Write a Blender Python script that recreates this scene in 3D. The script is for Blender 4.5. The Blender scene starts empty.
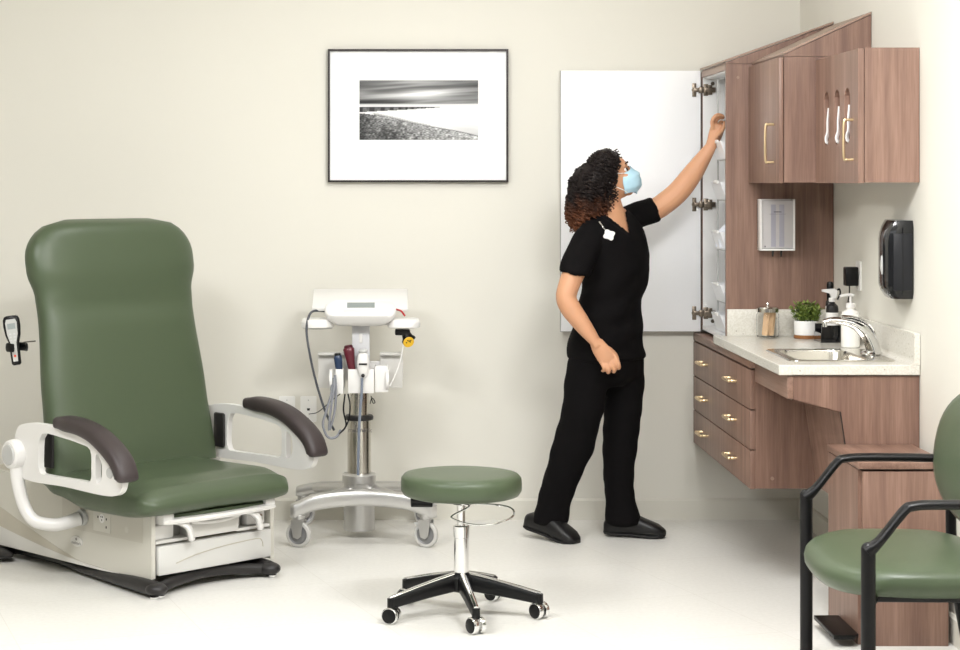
import bpy, bmesh, math, random
from mathutils import Vector, Matrix, noise
R = math.radians
PI = math.pi
C = bpy.context.scene.collection
random.seed(7)
CAM_D = 8.533      # camera distance to the back wall
EYE = 1.5
F = 1920.0         # focal length in pixels
CX, CY = 380.0, 182.0

def W(px, py, y):
    "photo pixel at world depth y -> world point"
    s = F/(CAM_D+y)
    return Vector(((px-CX)/s, y, EYE-(py-CY)/s))

# ------------------------------------------------------------ materials
MATS = {}
def srgb(h):
    h = h.lstrip('#')
    v = [int(h[i:i+2], 16)/255 for i in (0, 2, 4)]
    return tuple((c/12.92 if c <= .04045 else ((c+.055)/1.055)**2.4) for c in v)+(1,)

def mat(name, col, rough=.5, metal=0, coat=0, spec=.5, bump=0, bscale=200, trans=0, ior=1.45, sss=0, var=0, vscale=3, alpha=1, sheen=0, emit=0):
    if name in MATS: return MATS[name]
    m = bpy.data.materials.new(name); m.use_nodes = True
    nt = m.node_tree; b = nt.nodes['Principled BSDF']
    c = srgb(col) if isinstance(col, str) else col
    b.inputs['Base Color'].default_value = c
    b.inputs['Roughness'].default_value = rough
    b.inputs['Metallic'].default_value = metal
    b.inputs['Coat Weight'].default_value = coat
    b.inputs['Specular IOR Level'].default_value = spec
    b.inputs['Transmission Weight'].default_value = trans
    b.inputs['IOR'].default_value = ior
    b.inputs['Alpha'].default_value = alpha
    b.inputs['Subsurface Weight'].default_value = sss
    b.inputs['Sheen Weight'].default_value = sheen
    if sss: b.inputs['Subsurface Radius'].default_value = (.02, .008, .004)
    if emit:
        b.inputs['Emission Color'].default_value = c; b.inputs['Emission Strength'].default_value = emit
    tc = nt.nodes.new('ShaderNodeTexCoord')
    if bump:
        n = nt.nodes.new('ShaderNodeTexNoise'); n.inputs['Scale'].default_value = bscale; n.inputs['Detail'].default_value = 3
        nt.links.new(tc.outputs['Object'], n.inputs['Vector'])
        bm_ = nt.nodes.new('ShaderNodeBump'); bm_.inputs['Strength'].default_value = bump; bm_.inputs['Distance'].default_value = .002
        nt.links.new(n.outputs['Fac'], bm_.inputs['Height']); nt.links.new(bm_.outputs['Normal'], b.inputs['Normal'])
    if var:
        n = nt.nodes.new('ShaderNodeTexNoise'); n.inputs['Scale'].default_value = vscale; n.inputs['Detail'].default_value = 4
        nt.links.new(tc.outputs['Object'], n.inputs['Vector'])
        h = nt.nodes.new('ShaderNodeMix'); h.data_type = 'RGBA'
        h.inputs[6].default_value = tuple(x*(1-var) for x in c[:3])+(1,)
        h.inputs[7].default_value = tuple(min(1, x*(1+var)) for x in c[:3])+(1,)
        nt.links.new(n.outputs['Fac'], h.inputs[0]); nt.links.new(h.outputs[2], b.inputs['Base Color'])
    MATS[name] = m
    return m

def wood(name, dark, mid, light, axis='z', rough=.42):
    m = bpy.data.materials.new(name); m.use_nodes = True
    nt = m.node_tree; b = nt.nodes['Principled BSDF']; L = nt.links.new
    tc = nt.nodes.new('ShaderNodeTexCoord')
    mp = nt.nodes.new('ShaderNodeMapping'); L(tc.outputs['Object'], mp.inputs['Vector'])
    mp.inputs['Scale'].default_value = {'z': (1, 1, .045), 'x': (.045, 1, 1), 'y': (1, .045, 1)}[axis]
    n1 = nt.nodes.new('ShaderNodeTexNoise'); n1.inputs['Scale'].default_value = 26; n1.inputs['Detail'].default_value = 5; n1.inputs['Roughness'].default_value = .6
    n2 = nt.nodes.new('ShaderNodeTexNoise'); n2.inputs['Scale'].default_value = 190; n2.inputs['Detail'].default_value = 2
    L(mp.outputs[0], n1.inputs['Vector']); L(mp.outputs[0], n2.inputs['Vector'])
    r = nt.nodes.new('ShaderNodeValToRGB'); e = r.color_ramp.elements
    e[0].position = .28; e[0].color = srgb(dark); e[1].position = .72; e[1].color = srgb(light)
    x = r.color_ramp.elements.new(.5); x.color = srgb(mid)
    L(n1.outputs['Fac'], r.inputs[0])
    mx = nt.nodes.new('ShaderNodeMix'); mx.data_type = 'RGBA'; mx.blend_type = 'MULTIPLY'; mx.inputs[0].default_value = .35
    r2 = nt.nodes.new('ShaderNodeValToRGB'); r2.color_ramp.elements[0].position = .35; r2.color_ramp.elements[0].color = (.62, .55, .5, 1)
    r2.color_ramp.elements[1].position = .6
    L(n2.outputs['Fac'], r2.inputs[0]); L(r.outputs[0], mx.inputs[6]); L(r2.outputs[0], mx.inputs[7])
    L(mx.outputs[2], b.inputs['Base Color'])
    b.inputs['Roughness'].default_value = rough
    MATS[name] = m; return m

def speckle(name, base, d1, l1):
    m = bpy.data.materials.new(name); m.use_nodes = True
    nt = m.node_tree; b = nt.nodes['Principled BSDF']; L = nt.links.new
    tc = nt.nodes.new('ShaderNodeTexCoord')
    v = nt.nodes.new('ShaderNodeTexVoronoi'); v.inputs['Scale'].default_value = 45
    L(tc.outputs['Object'], v.inputs['Vector'])
    r = nt.nodes.new('ShaderNodeValToRGB'); e = r.color_ramp.elements
    e[0].position = .09; e[0].color = srgb(d1); e[1].position = .16; e[1].color = srgb(base)
    L(v.outputs['Distance'], r.inputs[0])
    n = nt.nodes.new('ShaderNodeTexNoise'); n.inputs['Scale'].default_value = 160; n.inputs['Detail'].default_value = 3
    L(tc.outputs['Object'], n.inputs['Vector'])
    r2 = nt.nodes.new('ShaderNodeValToRGB'); r2.color_ramp.elements[0].position = .35; r2.color_ramp.elements[0].color = srgb(l1); r2.color_ramp.elements[1].position = .6
    r2.color_ramp.elements[1].color = (1, 1, 1, 1)
    L(n.outputs['Fac'], r2.inputs[0])
    mx = nt.nodes.new('ShaderNodeMix'); mx.data_type = 'RGBA'; mx.blend_type = 'MULTIPLY'; mx.inputs[0].default_value = .6
    L(r.outputs[0], mx.inputs[6]); L(r2.outputs[0], mx.inputs[7]); L(mx.outputs[2], b.inputs['Base Color'])
    b.inputs['Roughness'].default_value = .22
    MATS[name] = m; return m

WALLC = mat('wall_paint', '#E1DED4', .75, bump=.12, bscale=350)
BASEB = mat('baseboard_vinyl', '#DBD8CD', .45)
CEIL = mat('ceiling_paint', '#F4F2EC', .9)
WOOD = wood('laminate_wood', '#71554A', '#85685A', '#9A7B6C')
WOODX = wood('laminate_wood_across', '#71554A', '#85685A', '#9A7B6C', 'y')
EDGE = mat('laminate_edge', '#9C8374', .4)
LAMW = mat('white_laminate', '#F4F4F3', .35)
GREEN = mat('green_vinyl', '#4A5640', .34, bump=.25, bscale=420, spec=.5)
WHITEP = mat('white_plastic', '#E6E4E1', .35, coat=.2)
SCREENP = mat('offwhite_plastic', '#D6D4CF', .4)
PUTTY = mat('putty_plastic', '#CBC8BE', .42)
PUTTYD = mat('putty_plastic_dark', '#BDB7A9', .45)
GREYP = mat('grey_plastic', '#BFBFBD', .45)
CHAR = mat('charcoal_plastic', '#242222', .42)
BLACKP = mat('black_plastic', '#09090A', .38, spec=.35)
TAUPE = mat('armrest_urethane', '#3A3232', .45, bump=.1, bscale=500)
CHROME = mat('chrome', '#E8E8E8', .09, 1)
ALU = mat('brushed_aluminium', '#C9C8C6', .32, .8)
STEEL = mat('stainless_steel', '#CFCBC3', .2, 1)
NICKEL = mat('hinge_nickel', '#857A6D', .38, 1)
BRASS = mat('brushed_brass', '#DCC49C', .35, .9)
QUARTZ = speckle('quartz_counter', '#D9D6CD', '#AFA99C', '#E6E3DC')
GLASS = mat('clear_glass', '#FFFFFF', .03, trans=1, ior=1.12)
LCD = mat('lcd', '#8D9492', .3)
SKIN = mat('skin', '#CB9774', .5, sss=.12, var=.06, vscale=14)
SCRUB = mat('black_scrubs', '#0B090A', .9, bump=.3, bscale=22, spec=.15)
SHOE = mat('black_rubber_clog', '#151414', .42)
MASKM = mat('blue_mask_fabric', '#B3D6E6', .8)
LIPW = mat('white_fabric', '#F2F2F2', .8)
BLKMET = mat('black_powder_steel', '#0C0B0D', .38, spec=.35)
GREYLOOP = mat('grey_cable', '#84868C', .45)
DKCABLE = mat('dark_cable', '#4A4C52', .45)
LEAF = mat('leaf', '#76883F', .45, var=.5, vscale=70)
CERAM = mat('white_ceramic', '#F3F2EF', .25, coat=.3)
SAUCER = mat('wood_saucer', '#8A5A30', .5)
STICK = mat('depressor_wood', '#E7C39A', .6)

# ------------------------------------------------------------ mesh builder
class MB:
    def __init__(s): s.bm = bmesh.new(); s.tx = Matrix.Identity(4)
    def _v(s, p): return s.bm.verts.new(s.tx @ Vector(p))
    def face(s, vs):
        try: return s.bm.faces.new(vs)
        except ValueError: return None
    def box(s, x0, x1, y0, y1, z0, z1, bev=0, seg=2):
        v = [s._v((x, y, z)) for x in (x0, x1) for y in (y0, y1) for z in (z0, z1)]
        fs = [s.face([v[i] for i in q]) for q in ((0, 1, 3, 2), (4, 6, 7, 5), (0, 4, 5, 1), (2, 3, 7, 6), (0, 2, 6, 4), (1, 5, 7, 3))]
        if bev:
            es = list({e for f in fs for e in f.edges})
            bmesh.ops.bevel(s.bm, geom=es, offset=bev, segments=seg, affect='EDGES', profile=.5)
        return s
    def prism(s, pts, axis, a, b, bev=0, seg=2):
        "polygon pts (2d) extruded along axis from a to b; 2d axes are the other two in order"
        def mk(p, t):
            return {'x': (t, p[0], p[1]), 'y': (p[0], t, p[1]), 'z': (p[0], p[1], t)}[axis]
        A = [s._v(mk(p, a)) for p in pts]; B = [s._v(mk(p, b)) for p in pts]
        fs = [s.face(A), s.face(B[::-1])]; n = len(pts)
        for i in range(n): fs.append(s.face([A[i], B[i], B[(i+1) % n], A[(i+1) % n]]))
        fs = [f for f in fs if f]
        if bev:
            es = list({e for f in fs for e in f.edges if e.calc_face_angle(0) > .5 or len(pts) < 9} )
            bmesh.ops.bevel(s.bm, geom=es, offset=bev, segments=seg, affect='EDGES', profile=.5)
        return s
    def loft(s, rings, cap=True, closed=False):
        V = [[s._v(p) for p in r] for r in rings]; n = len(V[0])
        m = len(V)
        for i in range(m if closed else m-1):
            a, b = V[i], V[(i+1) % m]
            for j in range(n): s.face([a[j], a[(j+1) % n], b[(j+1) % n], b[j]])
        if cap and not closed:
            s.face(V[0][::-1]); s.face(V[-1])
        return s
    def tube(s, pts, r, n=10, rs=None, flat=1.0, up=None, closed=False, cap=True):
        pts = [Vector(p) for p in pts]; m = len(pts)
        rings = []; prev = None
        for i, p in enumerate(pts):
            if closed: t = (pts[(i+1) % m]-pts[i-1])
            else: t = pts[min(i+1, m-1)]-pts[max(i-1, 0)]
            t.normalize()
            if prev is None:
                u = Vector(up) if up else (Vector((0, 0, 1)) if abs(t.z) < .9 else Vector((1, 0, 0)))
            else: u = prev
            u = (u-t*u.dot(t))
            if u.length < 1e-5: u = t.orthogonal()
            u.normalize(); prev = u; w = t.cross(u)
            rr = rs[i] if rs else r
            ru, rw = (rr if isinstance(rr, tuple) else (rr, rr*flat))
            rings.append([p+u*ru*math.cos(2*PI*k/n)+w*rw*math.sin(2*PI*k/n) for k in range(n)])
        return s.loft(rings, cap=cap, closed=closed)
    def lathe(s, prof, c=(0, 0, 0), n=32, axis='z', cap=True):
        c = Vector(c); rings = []
        for r, h in prof:
            ring = []
            for k in range(n):
                a = 2*PI*k/n; x, y = r*math.cos(a), r*math.sin(a)
                q = {'z': (x, y, h), 'y': (x, h, -y), 'x': (h, x, y)}[axis]
                ring.append(c+Vector(q))
            rings.append(ring)
        return s.loft(rings, cap=cap)
    def cyl(s, c, r, h, axis='z', n=24, bev=.0):
        b = bev
        prof = [(r, 0), (r, h)] if not b else [(r-b, 0), (r-b*.3, b*.3), (r, b), (r, h-b), (r-b*.3, h-b*.3), (r-b, h)]
        return s.lathe(prof, c, n, axis)
    def ball(s, c, rx, ry=None, rz=None, n=16, m=None):
        ry = ry or rx; rz = rz or rx
        mm = Matrix.Translation(Vector(c)) @ Matrix.Diagonal((rx, ry, rz, 1))
        bmesh.ops.create_uvsphere(s.bm, u_segments=n, v_segments=m or n//2+2, radius=1, matrix=s.tx @ mm)
        return s
    def build(s, name, material, parent=None, world=False, sharp=32, smooth=True):
        bmesh.ops.recalc_face_normals(s.bm, faces=s.bm.faces)
        if world and parent is not None:
            inv = world_of(parent).inverted()
            for v in s.bm.verts: v.co = inv @ v.co
        if smooth:
            for f in s.bm.faces: f.smooth = True
            a = R(sharp)
            for e in s.bm.edges:
                if len(e.link_faces) == 2 and e.calc_face_angle(0) > a: e.smooth = False
        me = bpy.data.meshes.new(name); s.bm.to_mesh(me); s.bm.free()
        o = bpy.data.objects.new(name, me); C.objects.link(o)
        if material is not None: me.materials.append(material)
        if parent is not None: o.parent = parent
        return o

def world_of(o):
    m = Matrix.LocRotScale(o.location, o.rotation_euler, o.scale)
    return (world_of(o.parent) @ m) if o.parent else m

def ering(c, a, b, n=24, p=2.0):
    "superellipse ring about c with half axes a, b (vectors)"
    c, a, b = Vector(c), Vector(a), Vector(b); out = []
    for k in range(n):
        t = 2*PI*k/n; ct, st = math.cos(t), math.sin(t)
        out.append(c+a*(math.copysign(abs(ct)**(2/p), ct))+b*(math.copysign(abs(st)**(2/p), st)))
    return out

def rrect(w, h, r, n=5):
    "rounded rectangle outline centred on 0 (list of 2d points)"
    pts = []
    for cx, cy, a0 in ((w/2-r, h/2-r, 0), (-w/2+r, h/2-r, 90), (-w/2+r, -h/2+r, 180), (w/2-r, -h/2+r, 270)):
        for i in range(n+1):
            a = R(a0+90*i/n); pts.append((cx+r*math.cos(a), cy+r*math.sin(a)))
    return pts

def spline(P, n=8, closed=False):
    P = [Vector(p) for p in P]; out = []
    m = len(P)
    for i in range(m if closed else m-1):
        if closed: a, b, c, d = P[i-1], P[i], P[(i+1) % m], P[(i+2) % m]
        else:
            b, c = P[i], P[i+1]; a = P[i-1] if i else b*2-c; d = P[i+2] if i+2 < m else c*2-b
        for k in range(n):
            t = k/n
            out.append(.5*((2*b)+(c-a)*t+(2*a-5*b+4*c-d)*t*t+(3*b-a-3*c+d)*t**3))
    if not closed: out.append(P[-1])
    return out

def lerp_tab(tab, t):
    if t <= tab[0][0]: return tab[0][1]
    for (a, x), (b, y) in zip(tab, tab[1:]):
        if t <= b:
            k = (t-a)/(b-a); k = k*k*(3-2*k); return x+(y-x)*k
    return tab[-1][1]

def thing(name, label, cat, loc=(0, 0, 0), rz=0, group=None):
    o = bpy.data.objects.new(name, None); C.objects.link(o)
    o.location = loc; o.rotation_euler = (0, 0, rz); o.empty_display_size = .1
    o['label'] = label; o['category'] = cat
    if group: o['group'] = group
    return o
def tag(o, label, cat, group=None, kind=None):
    o['label'] = label; o['category'] = cat
    if group: o['group'] = group
    if kind: o['kind'] = kind
    return o
def struct(o): o['kind'] = 'structure'; return o
def copy_tree(o, parent=None):
    c = o.copy(); C.objects.link(c); c.parent = parent
    for ch in [x for x in bpy.data.objects if x.parent == o]: copy_tree(ch, c)
    return c
def remesh(o, vox, smooth_it=4, factor=.5):
    "voxel-union the object's shells and bake to a plain mesh"
    m = o.modifiers.new('r', 'REMESH'); m.mode = 'VOXEL'; m.voxel_size = vox; m.use_smooth_shade = True
    if smooth_it:
        q = o.modifiers.new('s', 'SMOOTH'); q.iterations = smooth_it; q.factor = factor
    dg = bpy.context.evaluated_depsgraph_get(); dg.update()
    me = bpy.data.meshes.new_from_object(o.evaluated_get(dg))
    old = o.data; mats = list(old.materials); o.modifiers.clear(); o.data = me
    me.materials.clear()
    for mm in mats: me.materials.append(mm)
    for p in me.polygons: p.use_smooth = True
    return o
def text_mesh(name, body, size, material, parent, matrix, depth=.0004):
    cu = bpy.data.curves.new(name, 'FONT'); cu.body = body; cu.size = size; cu.extrude = depth; cu.align_x = 'CENTER'; cu.align_y = 'CENTER'
    t = bpy.data.objects.new(name, cu); C.objects.link(t)
    dg = bpy.context.evaluated_depsgraph_get(); dg.update()
    me = bpy.data.meshes.new_from_object(t.evaluated_get(dg))
    C.objects.unlink(t); bpy.data.objects.remove(t)
    me.transform(matrix); me.materials.clear(); me.materials.append(material)
    o = bpy.data.objects.new(name, me); C.objects.link(o); o.parent = parent
    return o
# ============================================================ the room
RW = 1.867
struct(MB().box(-4.2, RW+.12, -9.6, .12, -.1, 0).build('floor', None))
fl = bpy.data.objects['floor']
m = bpy.data.materials.new('vinyl_floor_tiles'); m.use_nodes = True
nt = m.node_tree; b = nt.nodes['Principled BSDF']; L = nt.links.new
tc = nt.nodes.new('ShaderNodeTexCoord')
br = nt.nodes.new('ShaderNodeTexBrick'); br.offset = 0; br.inputs['Scale'].default_value = 1
br.inputs['Brick Width'].default_value = .61; br.inputs['Row Height'].default_value = .61; br.inputs['Mortar Size'].default_value = .0016
br.inputs['Mortar Smooth'].default_value = .3
br.inputs['Color1'].default_value = srgb('#E3E1DC'); br.inputs['Color2'].default_value = srgb('#E1DFD9'); br.inputs['Mortar'].default_value = srgb('#D6D3CB')
mp = nt.nodes.new('ShaderNodeMapping'); mp.inputs['Rotation'].default_value = (0, 0, R(-18)); L(tc.outputs['Object'], mp.inputs[0]); L(mp.outputs[0], br.inputs['Vector'])
n = nt.nodes.new('ShaderNodeTexNoise'); n.inputs['Scale'].default_value = 60; n.inputs['Detail'].default_value = 6; L(tc.outputs['Object'], n.inputs['Vector'])
rr = nt.nodes.new('ShaderNodeValToRGB'); rr.color_ramp.elements[0].color = (.95, .95, .945, 1); rr.color_ramp.elements[0].position = .35; rr.color_ramp.elements[1].position = .65
L(n.outputs['Fac'], rr.inputs[0])
mx = nt.nodes.new('ShaderNodeMix'); mx.data_type = 'RGBA'; mx.blend_type = 'MULTIPLY'; mx.inputs[0].default_value = 1
L(br.outputs['Color'], mx.inputs[6]); L(rr.outputs[0], mx.inputs[7]); L(mx.outputs[2], b.inputs['Base Color'])
b.inputs['Roughness'].default_value = .38
fl.data.materials.append(m)
struct(MB().box(-4.2, RW, 0, .12, 0, 2.8).build('wall_back', WALLC))
struct(MB().box(RW, RW+.12, -9.6, .12, 0, 2.8).build('wall_right', WALLC))
struct(MB().box(-4.32, -4.2, -9.6, .12, 0, 2.8).build('wall_left', WALLC))
struct(MB().box(-4.2, RW, -9.6, 0, 2.8, 2.9).build('ceiling', CEIL))
def baseb(name, pts, ax, a, b_):
    struct(MB().prism(pts, ax, a, b_).build(name, BASEB))
baseb('baseboard_back', [(0, 0), (-.012, 0), (-.012, .085), (-.004, .095), (0, .095)], 'x', -4.2, RW)
baseb('baseboard_right', [(RW, 0), (RW-.012, 0), (RW-.012, .085), (RW-.004, .095), (RW, .095)], 'y', -9.6, -.0121)

# ---------------- framed beach photograph
pc = W(418, 116, 0)
pic = thing('framed_picture', 'framed black and white beach photograph in thin dark frame on the back wall', 'picture', (pc.x, -.001, 1.794))
w_, h_ = .800, .590
fr = MB()
t = .009
for x0, x1, z0, z1 in ((-w_/2, w_/2, h_/2-t, h_/2), (-w_/2, w_/2, -h_/2, -h_/2+t), (-w_/2, -w_/2+t, -h_/2+t, h_/2-t), (w_/2-t, w_/2, -h_/2+t, h_/2-t)):
    fr.box(x0, x1, -.028, 0, z0, z1)
fr.build('frame', mat('picture_frame_metal', '#2A2321', .35, .3), pic)
MB().box(-w_/2+t, w_/2-t, -.014, -.002, -h_/2+t, h_/2-t).build('mat_board', mat('mat_board', '#FBFBFA', .9), pic)
# the print: a colour per vertex, computed
NX, NZ = 200, 100
px0, px1 = (359.5-418)/225, (478-418)/225
z0p, z1p = (EYE-(140-CY)/225)-1.794, (EYE-(80.5-CY)/225)-1.794
bm = bmesh.new(); grid = []
for j in range(NZ+1):
    grid.append([bm.verts.new((px0+(px1-px0)*i/NX, -.0146, z0p+(z1p-z0p)*j/NZ)) for i in range(NX+1)])
for j in range(NZ):
    for i in range(NX): bm.faces.new((grid[j][i], grid[j][i+1], grid[j+1][i+1], grid[j+1][i]))
me = bpy.data.meshes.new('beach_print'); bm.to_mesh(me); bm.free()
ca = me.color_attributes.new('Col', 'FLOAT_COLOR', 'POINT')
def shade(u, v):
    N = noise.noise
    hor = .575
    if v > hor:
        q = (v-hor)/(1-hor)
        st = N(Vector((u*1.6+q*.8, q*5-u*1.6, 1)))*.30+N(Vector((u*3, q*13-u*3.5, 4)))*.14
        g = .66+st-.22*q-.18*max(0, u-.75)*2
        g += .30*math.exp(-((u-.42-.25*q)**2)/.05)*math.exp(-((q-.45)**2)/.10)
        g -= .55*math.exp(-((q-.13)**2)/.010)*max(0, 1-u*1.15)
        g += .35*max(0, u-.55)*math.exp(-(q**2)/.05)
        if q < .06: g = .80+.1*u
        return g
    beach = .45-.40*u**1.1+.010*math.sin(u*9)
    if u < .68:
        top = .560; bot = .560-.012-.085*(1-u/.68)**.9
        if bot < v < top:
            k = math.log(1.04-u/.72)*16
            post = math.sin(k*2.6) > .15
            return .10 if v > top-.014 else (.14 if post else .42+.2*N(Vector((u*40, v*20, 0))))
    if v > beach:
        g = .95-.06*abs(N(Vector((u*4, v*16, 2))))
        g -= .9*max(0, .30-v)*max(0, u-.3)
        d = v-beach
        if d < .02 and u > .12: g *= .35+d*28
        if .02 < d < .034 and .1 < u < .6: g *= .8
        return g
    g = .44+.34*N(Vector((u*55, v*62, 3)))+.22*N(Vector((u*22, v*28, 7)))+.22*u
    g -= .24*math.exp(-(u**2)/.008)+.25*math.exp(-((u-.25)**2)/.012)*math.exp(-((v-.06)**2)/.02)
    g += .12*math.exp(-(beach-v)*16)
    return g
for j in range(NZ+1):
    for i in range(NX+1):
        g = max(.02, min(.97, shade(i/NX, j/NZ)))**2.5
        ca.data[j*(NX+1)+i].color = (g, g, g, 1)
pm = bpy.data.materials.new('printed_photograph'); pm.use_nodes = True
at = pm.node_tree.nodes.new('ShaderNodeAttribute'); at.attribute_name = 'Col'
pm.node_tree.links.new(at.outputs['Color'], pm.node_tree.nodes['Principled BSDF'].inputs['Base Color'])
pm.node_tree.nodes['Principled BSDF'].inputs['Roughness'].default_value = .5
me.materials.append(pm)
o = bpy.data.objects.new('photograph', me); C.objects.link(o); o.parent = pic

# ---------------- outlets
def outlet(loc, axis, label, group=None):
    t = thing('wall_outlet', label, 'outlet', loc, 0 if axis == 'y' else R(-90), group)
    MB().prism(rrect(.072, .115, .006), 'y', -.007, -.0005).build('cover_plate', mat('outlet_plate', '#F6F5F1', .35), t)
    for dz in (-.021, .021):
        r = MB().prism(rrect(.034, .029, .012), 'y', -.0085, -.007); 
        ob = r.build('socket', mat('outlet_face', '#F0EEE8', .4), t); ob.location = (0, 0, dz)
        s = MB()
        for dx in (-.007, .007): s.box(dx-.0015, dx+.0015, -.0088, -.0084, -.002, .008)
        s.cyl((0, -.0088, -.008), .003, .0004, 'y', 10)
        s.build('slots', BLACKP, ob)
    return t
def jack(loc, label):
    t = thing('wall_jack_plate', label, 'outlet', loc)
    MB().prism(rrect(.072, .115, .006), 'y', -.007, -.0005).build('cover_plate', MATS.get('outlet_plate') or mat('outlet_plate', '#F6F5F1', .35), t)
    MB().prism([(-.007, .004), (.007, .004), (.005, -.006), (-.005, -.006)], 'y', -.0085, -.007).build('jack', CHAR, t)
    for dz in (-.04, .04): MB().cyl((0, -.0078, dz), .0028, .0006, 'y', 10).build('screw', GREYP, t)
p = W(308.5, 409, 0); jack((p.x, 0, p.z), 'white wall jack plate just left of the rolling cart cables')
p = W(287, 409, 0); jack((p.x, 0, p.z), 'white wall jack plate partly hidden behind the dark armrest')

# ============================================================ casework on the right wall
Y1, Y2, Y3 = -.638, -1.247, -1.895     # near ends of the tall, first and second cabinets
XT, XA, XB = 1.423, 1.511, 1.653       # front planes
G = .002
def handle_bar(name, p0, p1, out, r, parent, w=True):
    "D handle between two points standing off along out"
    p0, p1, out = Vector(p0), Vector(p1), Vector(out)
    d = (p1-p0).normalized()*(out.length*.35)
    pts = spline([p0, p0+out*.65, p0+out+d, p1+out-d, p1+out*.65, p1], 6)
    return MB().tube(pts, r, 8).build(name, BRASS, parent, world=w)

# --- tall cabinet
tall = thing('tall_cabinet', 'tall wood wall cabinet with its white door swung open and sloped top', 'cabinet', (XT, -.33, .848))
c = MB()
c.box(XT, RW-G, -.045, -.024, .848, 1.985)            # far side panel
c.build('far_side_panel', WOOD, tall, True)
c = MB().box(XT+.004, RW-.021, -.0475, -.045, .85, 1.97).build('white_side_lining', LAMW, tall, True)
MB().box(XT, RW-G, Y1, Y1+.02, .848, 1.985).build('near_side_panel', WOOD, tall, True)
MB().box(RW-.02, RW-G, Y1+.02, -.0475, .868, 1.96).build('back_panel', LAMW, tall, True)
MB().box(XT+.002, RW-.02, Y1+.02, -.0475, .848, .866).build('bottom_panel', LAMW, tall, True)
MB().box(XT+.01, RW-.02, Y1+.02, -.0475, 1.955, 1.975).build('top_panel', LAMW, tall, True)
MB().box(XT-.001, XT+.014, Y1+.0205, -.046, 1.962, 1.985).build('top_rail', EDGE, tall, True)
# sloped dust cover: wedge + board
MB().prism([(XT+.002, 1.987), (RW-G, 1.987), (RW-G, 2.149), (XT+.002, 1.994)], 'y', Y1+.004, -.046).build('sloped_top_box', WOOD, tall, True)
MB().prism([(XT-.004, 1.9945), (RW-G, 2.1515), (RW-G, 2.160), (XT-.004, 2.003)], 'y', Y1, -.022).build('sloped_top_board', EDGE, tall, True)
door = MB().box(.800, 1.417, -.044, -.026, .840, 1.992, .001).build('door', mat('door_white_melamine', '#FCFCFD', .35), tall, True)
ed = MB().box(.797, .7995, -.044, -.026, .84, 1.992)
ed.box(.797, 1.4195, -.044, -.026, .8370, .8395); ed.box(1.4175, 1.4195, -.044, -.026, .84, 1.99)
ed.build('edge_banding', mat('grey_edge_band', '#A9A6A2', .5), door, True)
def hinge(z):
    h = MB()
    # cup plate on the door face
    h.box(1.380, 1.398, -.0475, -.0442, z-.030, z+.030, .001)
    h.cyl((1.389, -.0485, z), .0115, .0045, 'y', 14)
    h.box(1.385, 1.412, -.056, -.0475, z-.009, z+.009, .002)
    h.box(1.408, 1.430, -.062, -.050, z-.014, z+.014, .003)
    h.box(1.429, 1.482, -.060, -.0478, z-.011, z+.011, .003)
    h.box(1.448, 1.468, -.053, -.0478, z-.022, z+.022, .002)
    h.cyl((1.440, -.0625, z), .004, .003, 'y', 8); h.cyl((1.470, -.0625, z), .004, .003, 'y', 8)
    h.box(1.429, 1.450, -.052, -.0478, z-.026, z+.026, .002)
    h.build('hinge', NICKEL, tall, True)
for py in (90, 204.5, 313): hinge(W(0, py, -.045).z)
for zz in (1.935, .885): MB().cyl((1.47, -.0495, zz), .0085, .002, 'y', 14).build('cam_cover', mat('cam_cover', '#5D5446', .5), tall, True)

# hanging bins inside: rail frame + tilted bins
rack = thing('bin_rack', 'grey metal rack holding white bins inside the open tall cabinet', 'rack', (1.49, -.34, .868))
rk = MB()
rk.box(1.447, 1.453, -.300, -.290, .868, 1.94); rk.box(1.447, 1.453, -.560, -.550, .868, 1.94)
rk.box(1.62, 1.626, -.300, -.290, .868, 1.94); rk.box(1.62, 1.626, -.560, -.550, .868, 1.94)
rk.build('upright_frame', GREYP, rack, True)
for zz in (.990, 1.210, 1.420, 1.590, 1.76):
    s_ = MB().box(1.447, 1.626, -.560, -.290, zz, zz+.005); s_.build('shelf', GREYP, rack, True)
binm = mat('frosted_bin', '#EDEEF0', .35)
places = [(.870, 'lowest white bin on the rack inside the open tall cabinet'),
          (.996, 'plain white bin second from the bottom on the cabinet rack'),
          (1.216, 'white bin stuffed with crumpled packets just below the middle hinge'),
          (1.426, 'white bin second from the top inside the tall cabinet'),
          (1.596, 'topmost white bin in the tall cabinet, below the reaching hand')]
for i, (zz, lb) in enumerate(places):
    bn = thing('storage_bin', lb, 'bin', (1.52, -.425, zz), 0, 'white bins inside the tall cabinet')
    q = MB(); zt = .075
    # open tilted tray
    q.prism([(-.078, 0), (.07, 0), (.07, zt+.012), (.066, zt+.012), (.066, .004), (-.076, .004), (-.098, zt), (-.103, zt)], 'y', -.112, .112)
    q.prism([(-.078, 0), (.07, 0), (.07, zt), (-.1, zt)], 'y', .1121, .116)
    q.prism([(-.078, 0), (.07, 0), (.07, zt), (-.1, zt)], 'y', -.116, -.1121)
    ob = q.build('tray', binm, bn)
    MB().box(-.106, -.098, -.05, .05, zt-.008, zt+.006, .002).build('label_lip', WHITEP, bn)
    if i == 2:
        pk = thing('supply_packets', 'white crumpled packets piled in the bin below the middle hinge', 'packet', (1.50, -.425, zz+.0045))
        q = MB()
        for j in range(6):
            yy = -.09+.035*j
            pts = [Vector((random.uniform(-.055, -.03), yy, .003)), Vector((random.uniform(-.06, -.02), yy+.01, .05)), Vector((random.uniform(-.05, 0), yy+random.uniform(0, .02), .085+random.uniform(0, .02)))]
            q.tube(spline(pts, 5), .016, 8, flat=.6)
        q.build('packet', mat('packet_plastic', '#E9ECF4', .3), pk)

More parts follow.
